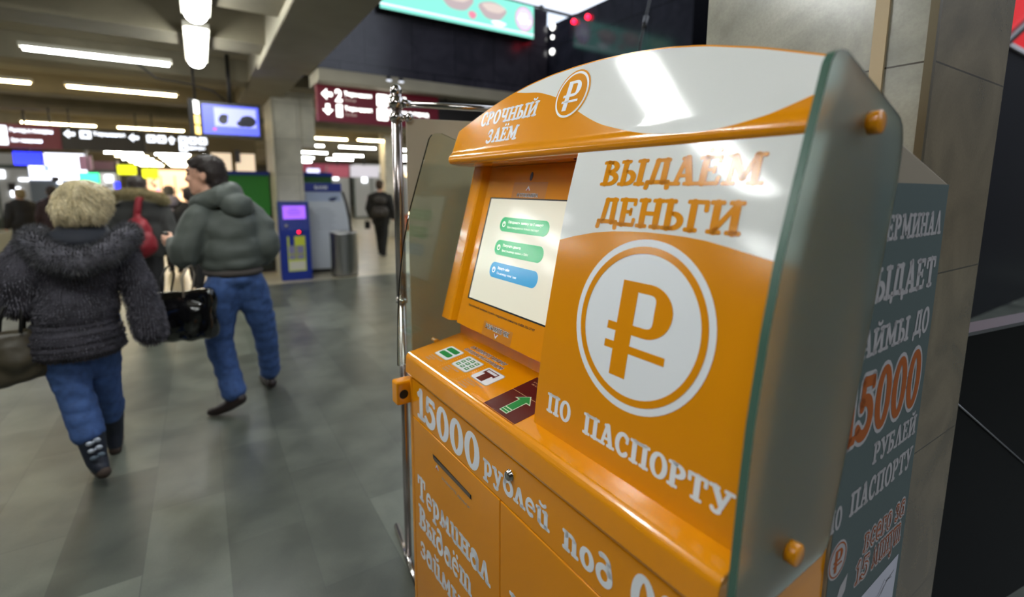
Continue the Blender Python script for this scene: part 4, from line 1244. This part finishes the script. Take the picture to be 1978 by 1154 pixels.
MB().box(.17, .2, 0, .04, 0, .25).build('leg', DARK, o)

# ------------------------------------------------------------------ people
def caps(bm, p0, r0, p1, r1, n=10):
    vs = []
    for p, r in ((Vector(p0), r0), (Vector(p1), r1)):
        for i in range(n):
            for j in range(1, n // 2 + 1):
                a, b = 2 * pi * i / n, pi * j / (n // 2 + 1)
                vs.append(bm.verts.new(p + Vector((sin(b) * cos(a), sin(b) * sin(a), cos(b))) * r))
        vs.append(bm.verts.new(p + Vector((0, 0, r))))
        vs.append(bm.verts.new(p - Vector((0, 0, r))))
    g = bmesh.ops.convex_hull(bm, input=vs, use_existing_faces=False)
    junk = [x for x in g['geom_interior'] + g['geom_unused'] if isinstance(x, bmesh.types.BMVert)]
    bmesh.ops.delete(bm, geom=list(set(junk)), context='VERTS')

def ell(bm, c, r, rot=(0, 0, 0), n=20):
    from mathutils import Euler
    mx = Matrix.Translation(Vector(c)) @ Euler([rad(x) for x in rot]).to_matrix().to_4x4() @ Matrix.Diagonal((*r, 1))
    bmesh.ops.create_uvsphere(bm, u_segments=n, v_segments=n // 2 + 2, radius=1, matrix=mx)

def flesh(name, prims, vox, m, parent=None, smooth=6, fold=0., fscale=9., fz=1., fine=0.):
    """fuse capsules ('c', p0,r0,p1,r1,...) and ellipsoids ('e', c, r, rot) into one continuous skin"""
    bm = bmesh.new()
    for p in prims:
        if p[0] == 'c':
            q = p[1]
            for i in range(len(q) - 1):
                caps(bm, q[i][:3], q[i][3], q[i + 1][:3], q[i + 1][3])
        else:
            ell(bm, p[1], p[2], p[3] if len(p) > 3 else (0, 0, 0))
    me = bpy.data.meshes.new('tmp')
    bm.to_mesh(me)
    bm.free()
    ob = bpy.data.objects.new('tmp', me)
    COL.objects.link(ob)
    r = ob.modifiers.new('r', 'REMESH')
    r.mode = 'VOXEL'
    r.voxel_size = vox
    if smooth:
        s = ob.modifiers.new('s', 'SMOOTH')
        s.factor = .5
        s.iterations = smooth
    out = bpy.data.meshes.new_from_object(ob.evaluated_get(bpy.context.evaluated_depsgraph_get()))
    bpy.data.objects.remove(ob)
    bpy.data.meshes.remove(me)
    if fold or fine:
        for v in out.vertices:
            c = v.co
            d = 0.
            if fold:
                d += fold * noise.noise(Vector((c.x * fscale, c.y * fscale, c.z * fscale * fz)))
            if fine:
                d += fine * noise.noise(Vector((c.x * 55, c.y * 55, c.z * 22)))
            v.co = c + v.normal * d
    out.name = name
    out.materials.clear()
    out.materials.append(m)
    for p in out.polygons:
        p.use_smooth = True
    o = bpy.data.objects.new(name, out)
    COL.objects.link(o)
    if parent: o.parent = parent
    return o

def tufts(src, name, n, length, width, m, parent, droop=.6, seed=1, keep=None, comb=(0, 0, -1), lay=1.):
    """short hair strands standing on a surface, all in one mesh"""
    rr = random.Random(seed)
    me = src.data
    ps = [p for p in me.polygons if keep is None or keep(p.center)]
    ar = [p.area for p in ps]
    mb = MB()
    cv = Vector(comb)
    for p in rr.choices(ps, ar, k=n):
        vs = [me.vertices[i].co for i in p.vertices]
        w = [rr.random() for _ in vs]
        s = sum(w)
        c = sum((v * (k / s) for v, k in zip(vs, w)), Vector())
        d = (p.normal * lay + cv * droop + Vector((rr.uniform(-.35, .35), rr.uniform(-.35, .35), rr.uniform(-.2, .2)))).normalized()
        sd = d.cross(Vector((rr.uniform(-1, 1), rr.uniform(-1, 1), rr.uniform(-1, 1)))).normalized() * width
        L = length * rr.uniform(.6, 1.2)
        mid = c + d * L * .55
        d2 = (d + cv * droop * .7).normalized()
        mb.add([c - sd, c + sd, mid + sd * .7, mid - sd * .7, mid + d2 * L * .5], [(0, 1, 2, 3), (3, 2, 4)])
    return mb.build(name, m, parent, merge=False)

FUR = mat('dark_fur', (48, 46, 54), .8, var=.5, scale=14)
FUR_G = mat('grey_fur', (82, 80, 88), .8, var=.5, scale=22)
DENIM = mat('blue_denim', (58, 86, 138), .8, var=.25, scale=30, bump=.1, bscale=300)
HAIR_B = mat('ash_blonde_hair', (178, 164, 128), .5, var=.3, scale=40)
HAIR_D = mat('dark_brown_hair', (44, 34, 30), .55)
NAVY = mat('navy_cloth', (24, 28, 38), .8)
BOOT = mat('dark_navy_boot', (26, 32, 46), .6)
SOLE = mat('brown_sole', (58, 46, 38), .8)
JACKET = mat('grey_jacket_cloth', (82, 88, 82), .65, var=.12, scale=6, bump=.05, bscale=120)
RIB = mat('jacket_rib', (74, 68, 64), .9)
BLACKC = mat('black_cloth', (24, 23, 24), .8)
CHAR = mat('charcoal_cloth', (56, 56, 54), .8)
REDC = mat('red_bag_cloth', (132, 20, 34), .6)

# --- woman in the fur coat (walking away along the hall)
W0 = (-.60, 3.33, 0)
wb = flesh('person', [
    ('e', (.088, .03, 1.495), (.085, .10, .112)), ('e', (.10, .10, 1.455), (.06, .05, .065)), ('e', (.125, .125, 1.485), (.016, .022, .02)),
    ('e', (.172, .05, 1.49), (.012, .022, .032)),
    ('c', [(.085, .02, 1.42, .055), (.075, 0, 1.30, .06)]),
    ('c', [(.06, 0, 1.25, .13), (.02, 0, 1.0, .12), (0, 0, .82, .14)]),
    ('c', [(.05, 0, 1.27, .09), (-.10, 0, 1.26, .06), (-.19, -.03, 1.10, .045), (-.15, .12, .97, .035)]),
    ('c', [(.05, 0, 1.27, .09), (.22, .02, 1.25, .06), (.27, .02, 1.03, .045), (.30, .01, .80, .034), (.31, .01, .72, .03)]),
    ('c', [(-.07, -.01, .82, .10), (-.03, -.03, .48, .07), (.035, -.11, .16, .045)]),
    ('c', [(.07, .03, .82, .10), (.065, .15, .46, .07), (.06, .28, .12, .045)])], .014, SKIN)
wb.location = W0
tag(wb, 'blonde woman in a dark fur coat and jeans walking away at the left', 'person')
coat = flesh('fur_coat', [
    ('e', (.04, 0, 1.17), (.20, .16, .18)), ('e', (.01, 0, .96), (.185, .165, .24)), ('e', (.0, 0, .80), (.205, .18, .14)), ('e', (.0, 0, .745), (.208, .182, .09))], .015, FUR, wb, 5, .012, 7, 1.)
for v in coat.data.vertices:      # horizontal pelt bands near the hem, hem cut level
    if v.co.z < .98:
        v.co += v.normal * .0085 * sin(v.co.z * 2 * pi / .036) * min(1, (.98 - v.co.z) / .1)
    if v.co.z < .70: v.co.z = .70 + (v.co.z - .70) * .3
tufts(coat, 'coat_pile', 9000, .016, .0014, FUR_G, coat, .8, 2, keep=lambda c: c.z > .93)
tufts(coat, 'hem_pile', 7000, .010, .0012, FUR_G, coat, .5, 12, keep=lambda c: c.z < .96)
for q in ([(-.12, 0, 1.26, .095), (-.185, -.03, 1.13, .115), (-.185, -.01, 1.03, .112), (-.15, .10, .965, .085)],
          [(.21, -.01, 1.25, .085), (.265, -.01, 1.08, .085), (.295, -.01, .92, .082), (.315, -.01, .785, .088)]):
    sl_ = flesh('sleeve', [('c', q)], .014, FUR, wb, 4, .012, 8)
    tufts(sl_, 'sleeve_pile', 6000, .018, .0014, FUR_G, sl_, .8, 3)
collar = flesh('fur_collar', [('c', [(-.12, .07, 1.325, .055), (-.115, -.05, 1.305, .062), (-.03, -.145, 1.235, .070), (.07, -.165, 1.205, .072), (.17, -.135, 1.235, .068), (.255, -.05, 1.31, .06), (.255, .06, 1.33, .055)])], .014, FUR_G, wb, 4, .01, 12)
tufts(collar, 'collar_pile', 9000, .024, .0014, mat('collar_fur_tips', (72, 72, 76), .8, var=.4, scale=25), collar, .35, 5)
flesh('hood_lining', [('e', (.07, -.05, 1.325), (.14, .10, .055), (18, 0, 0)), ('e', (.07, .02, 1.36), (.11, .08, .05))], .012, NAVY, wb, 4)
hair = flesh('hair', [('e', (.085, .0, 1.515), (.108, .115, .098)), ('e', (.07, -.045, 1.475), (.104, .075, .075)), ('e', (.015, -.0, 1.465), (.055, .08, .07)), ('e', (.135, -.04, 1.47), (.048, .055, .06))], .011, HAIR_B, wb, 3, .022, 19, .6)
tufts(hair, 'hair_strands', 9000, .045, .0013, mat('blonde_strands', (198, 184, 148), .5, var=.35, scale=60), hair, .9, 8, comb=(.30, 0, -.95), lay=.42)
flesh('jeans', [('c', [(-.065, -.01, .84, .10), (-.06, -.015, .74, .10), (-.028, -.035, .48, .082), (.012, -.085, .29, .076)]),
                ('c', [(.07, .03, .86, .12), (.07, .06, .74, .1), (.065, .15, .46, .08), (.062, .235, .26, .07)])], .013, DENIM, wb, 5, .008, 11, 2)
def boot(ank, toe, top, heel, name='boot'):
    A, T, P, H = Vector(ank), Vector(toe), Vector(top), Vector(heel)
    b = flesh(name, [('c', [(*P, .066), (*A, .05)]), ('c', [(*A, .05), (*(A.lerp(T, .55)), .042), (*T, .036)]), ('c', [(*H, .036), (*A, .05)]), ('c', [(*H, .034), (*T, .034)])], .011, BOOT, wb, 4)
    dn = (H - A).normalized()
    s = flesh('sole', [('c', [(*(H + dn * .022), .034), (*(H.lerp(T, .5) + dn * .024), .033), (*(T + dn * .014), .036)])], .011, SOLE, b, 3)
    return b
bL = boot((.038, -.125, .145), (.012, .01, .045), (.018, -.088, .285), (.062, -.165, .105))
for z, x in ((.262, .028), (.225, .034), (.188, .042)):
    bw = MB()
    for sg in (-1, 1):
        bw.ball((x + .012 + sg * .016, -.158 - (.285 - z) * .28, z + sg * .006), (.016, .007, .012), 10)
    bw.ball((x + .012, -.163 - (.285 - z) * .28, z), (.006, .006, .007), 8)
    bw.build('bow', mat('silver_bow', (188, 196, 210), .35, metal=.4) if z > .2 else mat('dull_bow', (90, 104, 118), .5), bL)
boot((.062, .27, .12), (.055, .41, .04), (.062, .24, .26), (.064, .24, .04))
# her handbag, hanging from the left forearm
hbg = thing('handbag', 'olive leather handbag hanging from the arm of the woman in fur', 'bag', (-.835, 3.25, 0))
OLIVE = mat('olive_leather', (62, 56, 42), .45, var=.2, scale=12, bump=.1, bscale=40)
flesh('bag_body', [('c', [(-.055, 0, .835, .045), (.055, .02, .84, .042)]), ('c', [(-.085, 0, .655, .06), (.095, .03, .67, .055)]), ('c', [(-.06, 0, .83, .045), (-.085, 0, .65, .06)]), ('c', [(.058, .02, .835, .042), (.095, .03, .67, .055)]), ('e', (0, .01, .74), (.105, .07, .12))], .011, OLIVE, hbg, 3, .010, 16)
for y in (-.03, .03):
    b = MB(); b.tube([(-.04, y, .86), (-.03, y, .93), (.0, y * .6, 1.0), (.04, y * .4, 1.01), (.06, y * .6, .97), (.05, y, .87)], .0075, 8)
    b.build('strap', mat('strap_black', (22, 20, 18), .5), hbg)
b = MB(); b.tube([(-.041, -.034, .868), (-.037, -.034, .895)], .011, 10); b.build('buckle', CHROME, hbg)

# --- man in the grey hooded jacket, looking left (view-aligned axes)
M0 = (.153, 3.815, 0)
mb_ = flesh('person', [
    ('e', (-.135, 0, 1.685), (.098, .078, .098)), ('e', (-.175, 0, 1.61), (.068, .058, .092)), ('e', (-.195, 0, 1.555), (.04, .04, .038)),
    ('e', (-.215, 0, 1.69), (.03, .055, .04)), ('c', [(-.238, -.002, 1.668, .011), (-.258, -.004, 1.628, .0155)]), ('e', (-.243, -.002, 1.618, ), (.018, .018, .011)),
    ('e', (-.232, -.004, 1.588), (.016, .022, .008)), ('e', (-.229, -.004, 1.574), (.016, .022, .009)), ('e', (-.222, -.03, 1.632), (.022, .025, .02)),
    ('e', (-.10, -.078, 1.645), (.022, .012, .034), (0, 15, 0)),
    ('c', [(-.125, .01, 1.56, .06), (-.09, .02, 1.44, .065)]),
    ('c', [(-.05, .02, 1.34, .13), (-.02, .02, 1.1, .11), (0, .02, .95, .10)]),
    ('c', [(-.06, 0, 1.39, .09), (-.14, -.15, 1.36, .065), (-.205, -.17, 1.13, .05), (-.305, -.11, 1.205, .035), (-.335, -.09, 1.222, .030)]),
    ('c', [(-.06, 0, 1.39, .09), (.11, .12, 1.38, .065), (.20, .10, 1.16, .05), (.08, .26, 1.06, .04), (.05, .30, 1.05, .035)]),
    # left hand: palm, four unequal fingers, thumb
    ('c', [(-.335, -.09, 1.222, .027), (-.372, -.082, 1.228, .028)]), ('e', (-.358, -.085, 1.226), (.038, .016, .036)),
    ('c', [(-.385, -.088, 1.252, .0095), (-.412, -.07, 1.256, .0088), (-.420, -.048, 1.252, .0080)]),
    ('c', [(-.388, -.086, 1.233, .0098), (-.420, -.066, 1.235, .0090), (-.426, -.040, 1.232, .0082)]),
    ('c', [(-.386, -.085, 1.213, .0095), (-.414, -.066, 1.212, .0088), (-.420, -.042, 1.210, .0080)]),
    ('c', [(-.380, -.085, 1.195, .0088), (-.402, -.070, 1.191, .0080), (-.408, -.050, 1.189, .0074)]),
    ('c', [(-.352, -.070, 1.248, .012), (-.372, -.045, 1.270, .0105), (-.396, -.032, 1.272, .009)]),
    ('c', [(-.03, -.03, .93, .08), (-.125, -.02, .52, .075), (-.01, -.06, .125, .048)]),
    ('c', [(.05, .06, .93, .08), (.07, .22, .56, .075), (.01, .40, .12, .048)])], .0075, SKIN, None, 3)
mb_.location = M0
mb_.rotation_euler = (0, 0, -YAW)
tag(mb_, 'dark haired man in a grey hooded jacket and jeans, looking left', 'person')
e = MB(); e.ball((-.222, -.046, 1.664), (.010, .008, .006), 10); e.build('eye', mat('eye_dark', (40, 30, 28), .3), mb_)
e = MB(); e.tube([(-.236, -.030, 1.682), (-.222, -.052, 1.687), (-.205, -.062, 1.683)], .0045, 8); e.build('eyebrow', HAIR_D, mb_)
mh = flesh('hair', [('e', (-.115, 0, 1.715), (.105, .087, .078)), ('e', (-.065, 0, 1.665), (.062, .084, .085)), ('e', (-.19, 0, 1.742), (.048, .07, .032)), ('e', (-.045, 0, 1.60), (.045, .07, .055)), ('e', (-.105, -.072, 1.70), (.035, .018, .04))], .009, HAIR_D, mb_, 3, .006, 30)
for v in mh.data.vertices:     # keep the ear clear of the hair
    pass
tufts(mh, 'hair_strands', 3500, .018, .001, HAIR_D, mh, .8, 4)
jk = flesh('jacket', [
    ('e', (-.035, .02, 1.30), (.225, .19, .165)), ('e', (-.015, .02, 1.17), (.218, .185, .19)), ('e', (-.005, .02, 1.075), (.202, .175, .10)),
    ('c', [(-.12, -.12, 1.375, .10), (-.165, -.165, 1.26, .098), (-.195, -.175, 1.145, .092), (-.25, -.145, 1.165, .075), (-.315, -.105, 1.208, .055)]),
    ('c', [(.08, .10, 1.39, .10), (.165, .11, 1.29, .095), (.195, .10, 1.17, .088), (.10, .24, 1.08, .07)])], .013, JACKET, mb_, 4, .016, 8, 1.6)
flesh('hood', [('c', [(-.165, -.055, 1.475, .05), (-.08, -.095, 1.485, .065), (.0, -.085, 1.52, .07), (.03, 0, 1.545, .075), (-.03, .09, 1.51, .065), (-.14, .085, 1.475, .05)]), ('e', (.03, -.02, 1.53), (.085, .10, .085), (0, 25, 0)), ('e', (.085, -.03, 1.455), (.095, .12, .085), (0, 35, 0))], .011, JACKET, jk, 3, .012, 13)
flesh('waistband', [('e', (-.005, .02, 1.01), (.194, .168, .045)), ('e', (-.005, .02, .995), (.188, .162, .03))], .012, RIB, jk, 3)
flesh('jeans', [('e', (0, .02, .96), (.165, .15, .09)), ('c', [(-.04, -.03, .92, .125), (-.075, -.035, .78, .11), (-.125, -.02, .52, .09), (-.07, -.04, .32, .082), (-.02, -.06, .165, .08)]),
                ('c', [(.055, .06, .92, .125), (.07, .12, .78, .11), (.075, .22, .55, .088), (.045, .31, .33, .078), (.015, .38, .15, .076)])], .013, DENIM, mb_, 4, .010, 10, 1.7)
BRS = mat('dark_brown_shoe', (40, 30, 28), .4)
s1 = flesh('shoe', [('c', [(.03, -.075, .115, .042), (-.05, -.085, .07, .042), (-.125, -.10, .038, .034), (-.165, -.105, .032, .028)]), ('c', [(-.01, -.065, .13, .045), (-.04, -.08, .085, .04)])], .009, BRS, mb_, 3)
s2 = flesh('shoe', [('c', [(.03, .36, .05, .04), (-.06, .46, .045, .04), (-.12, .52, .035, .032)]), ('c', [(.01, .40, .12, .045), (0, .41, .06, .04)])], .009, BRS, mb_, 3)
def vw(o, x, y, z):     # a point in the man's axes -> world
    c, s = cos(-YAW), sin(-YAW)
    return (M0[0] + c * x - s * y, M0[1] + s * x + c * y, z)
ph = thing('mobile_phone', 'small black phone held in the hand of the man in the grey jacket', 'phone', vw(0, -.418, -.028, 1.232), -YAW + rad(10))
MB().box(-.012, .012, -.032, .030, -.04, .045).build('casing', BLACK, ph, bevel=.004)
MB().box(-.0135, -.0122, -.026, .024, -.032, .037).build('screen', mat('phone_screen', (24, 26, 30), .1), ph)
# the black glossy bag on long straps
PATENT = mat('black_patent_leather', (8, 8, 9), .12, coat=.8, bump=.35, bscale=9)
bag = thing('shoulder_bag', 'large glossy black bag hanging in front of the jeans of the man', 'bag', vw(0, -.185, -.325, 0), -YAW + rad(4))
bm_ = flesh('bag_body', [('c', [(-.21, 0, .885, .035), (.21, 0, .915, .035)]), ('c', [(-.185, 0, .655, .06), (.185, 0, .68, .06)]), ('c', [(-.21, 0, .88, .035), (-.19, 0, .655, .06)]), ('c', [(.21, 0, .91, .035), (.19, 0, .68, .06)]), ('e', (0, 0, .78), (.215, .075, .15)), ('e', (0, 0, .74), (.20, .085, .12))], .012, PATENT, bag, 4, .014, 12, 1.)
for xo, y in ((.07, .0), (-.06, .01)):
    b = MB(); b.tube([(xo, y - .03, .90), (xo - .006, y - .02, 1.02), (xo - .01, y + .05, 1.075), (xo - .012, y + .10, 1.08), (xo - .01, y + .12, 1.02), (xo, y + .05, .90)], .006, 8)
    b.build('strap', mat('strap_beige', (150, 140, 124), .5) if xo > 0 else mat('strap_black', (22, 20, 18), .5), bag)

# --- walkers farther off
def walker(name, label, loc, H, coatm, legm, hairm, shoulder=.23, bulk=.15, coat_end=.50, facing=0., stride=.12, lean=0., arms=.0, cap=False, furred=None):
    k = H / 1.75
    sh, hp = 1.43 * k, .92 * k
    b = flesh(name, [
        ('e', (lean, 0, H - .115), (.078, .095, .112)), ('e', (lean, .085, H - .16), (.02, .022, .03)), ('e', (lean, .05, H - .19), (.055, .05, .045)), ('e', (lean - .082, 0, H - .125), (.012, .02, .03)), ('e', (lean + .082, 0, H - .125), (.012, .02, .03)),
        ('c', [(lean, -.005, H - .2, .055), (lean, -.01, sh, .065)]),
        ('c', [(lean * .7, -.01, sh - .08, .13), (0, 0, hp + .12, .12), (0, 0, hp, .13)]),
        ('c', [(-.08, 0, sh - .04, .08), (-shoulder + .04, 0, sh - .07, .06), (-shoulder - .02, -.04, sh - .34, .045), (-shoulder, .10, sh - .54, .034), (-shoulder + .01, .13, sh - .60, .03)]),
        ('c', [(.08, 0, sh - .04, .08), (shoulder - .04, 0, sh - .07, .06), (shoulder + .02, -.04, sh - .34, .045), (shoulder, .08, sh - .55, .034), (shoulder - .01, .1, sh - .61, .03)]),
        ('c', [(-.08, 0, hp, .10), (-.09, stride * .7, .5 * k, .068), (-.09, stride, .11, .045)]),
        ('c', [(.08, 0, hp, .10), (.09, -stride * .2, .5 * k, .068), (.09, -stride, .11, .045)])], .015, SKIN, None, 3)
    b.location = loc
    b.rotation_euler = (0, 0, facing)
    tag(b, label, 'person')
    ce = coat_end * H
    flesh('coat', [('e', (lean * .6, 0, sh - .13), (shoulder, bulk, .20)), ('e', (0, 0, (sh + ce) / 2 - .03), (shoulder - .02, bulk + .01, (sh - ce) / 2 + .04)), ('c', [(-.1, 0, ce + .1, .12), (.1, 0, ce + .1, .12)]),
                   ('c', [(-shoulder + .05, 0, sh - .08, .085), (-shoulder - .01, -.03, sh - .33, .078), (-shoulder, .08, sh - .53, .06)]),
                   ('c', [(shoulder - .05, 0, sh - .08, .085), (shoulder + .01, -.03, sh - .33, .078), (shoulder, .07, sh - .54, .06)])], .016, coatm, b, 4, .012, 9)
    flesh('hair', [('e', (lean, -.02, H - .085), (.09, .10, .09)), ('e', (lean, -.05, H - .14), (.085, .065, .08))], .013, hairm, b, 3, .006, 25)
    flesh('trousers', [('c', [(-.08, 0, ce + .1, .11), (-.09, stride * .7, .5 * k, .085), (-.09, stride, .12, .066)]),
                       ('c', [(.08, 0, ce + .1, .11), (.09, -stride * .2, .5 * k, .085), (.09, -stride, .12, .066)])], .015, legm, b, 3, .006, 12)
    for x, y in ((-.09, stride), (.09, -stride)):
        flesh('shoe', [('c', [(x, y - .06, .045, .04), (x, y + .08, .042, .04), (x, y + .15, .035, .03)])], .012, BLACKC, b, 2)
    return b
rb = walker('person', 'person in a charcoal coat with a fur trimmed hood, wearing the red backpack', (-.57, 6.766, 0), 1.70, CHAR, BLACKC, HAIR_D, .27, .17, .45, -YAW + rad(18), .12)
fr_ = flesh('fur_trim', [('c', [(-.24, -.02, 1.43, .045), (-.2, -.13, 1.475, .05), (-.06, -.19, 1.50, .05), (.10, -.19, 1.50, .05), (.22, -.12, 1.465, .05), (.25, -.02, 1.42, .045)])], .014, mat('tan_fur', (126, 112, 78), .8, var=.3, scale=25), rb, 4)
tufts(fr_, 'trim_pile', 4000, .03, .002, mat('tan_fur_tips', (150, 138, 100), .8), fr_, .2, 6)
bp = thing('backpack', 'red backpack slung over the back of the person in charcoal', 'bag', (-.57, 6.766, 0), -YAW)
RB2 = flesh('bag_body', [('e', (.165, -.26, .98), (.165, .12, .165)), ('e', (.15, -.25, 1.10), (.135, .10, .16)), ('c', [(.13, -.24, 1.20, .05), (.15, -.24, 1.26, .035)]), ('e', (.165, -.25, .90), (.125, .10, .09))], .014, REDC, bp, 3, .016, 11)
flesh('strap', [('c', [(.125, -.23, 1.22, .034), (.145, -.225, 1.34, .036), (.15, -.205, 1.44, .034), (.15, -.10, 1.47, .03)])], .012, REDC, bp, 3)
flesh('front_pocket', [('e', (.165, -.345, .95), (.115, .05, .08))], .012, mat('red_bag_cloth_dark', (112, 14, 28), .6), bp, 3)

fb = walker('person', 'person in a long dark coat with a grey backpack, walking away right of the bin', (3.53, 11.25, 0), 1.76, mat('near_black_coat', (30, 28, 26), .8), BLACKC, mat('brown_hair', (70, 52, 36), .6), .27, .16, .40, -YAW + rad(-4), .14)
bp2 = thing('backpack', 'dark grey backpack on the person walking away right of the bin', 'bag', (3.53, 11.25, 0), -YAW)
b2 = flesh('bag_body', [('c', [(0, -.21, 1.30, .10), (.10, -.21, 1.29, .10)]), ('c', [(-.02, -.22, 1.04, .13), (.12, -.22, 1.04, .13)])], .016, mat('grey_backpack', (62, 56, 52), .7), bp2, 4)
flesh('front_pocket', [('c', [(0, -.33, 1.02, .06), (.10, -.33, 1.02, .06)])], .014, mat('grey_pocket', (70, 64, 60), .7), bp2, 3)
hb2 = thing('carrier_bag', 'small dark bag in the left hand of the person right of the bin', 'bag', (3.27, 11.46, 0), -YAW)
MB().box(-.06, .06, -.04, .04, .62, .80).build('bag_body', BLACKC, hb2, bevel=.02)
b = MB(); b.tube([(-.04, 0, .79), (-.03, 0, .86), (.03, 0, .86), (.04, 0, .79)], .006, 8); b.build('handle', BLACKC, hb2)

walker('person', 'person in black with light hair before the grey green booth at the left edge', (-3.28, 14.6, 0), 1.52, BLACKC, BLACKC, mat('light_hair', (120, 104, 72), .6), .24, .16, .45, rad(40), .08)
walker('person', 'person in dark clothes just left of the head of the blonde woman', (-2.55, 13.5, 0), 1.58, mat('wine_coat', (40, 22, 26), .8), BLACKC, HAIR_D, .22, .15, .4, rad(10), .1)
lv = walker('person', 'person in a slate jacket carrying the pale lilac backpack, beyond the red backpack', (-.47, 10.9, 0), 1.60, mat('slate_jacket', (58, 62, 70), .8), BLACKC, mat('ash_hair', (96, 92, 84), .6), .25, .16, .5, rad(-10), .1)
bp3 = thing('backpack', 'pale lilac backpack on the person in a slate jacket', 'bag', (-.47, 10.9, 0), -YAW + rad(10))
LIL = mat('lilac_cloth', (150, 142, 158), .7)
flesh('bag_body', [('c', [(-.02, -.22, 1.33, .10), (.16, -.22, 1.33, .10)]), ('c', [(-.01, -.24, 1.08, .115), (.17, -.24, 1.08, .115)])], .016, LIL, bp3, 4, .008, 10)
flesh('front_pocket', [('c', [(.04, -.34, 1.09, .06), (.14, -.34, 1.09, .06)])], .014, mat('lilac_pocket', (166, 158, 172), .7), bp3, 3)
walker('person', 'person in black partly hidden behind the man in the grey jacket', (-.12, 8.9, 0), 1.58, BLACKC, BLACKC, HAIR_D, .23, .16, .42, rad(-30), .1)
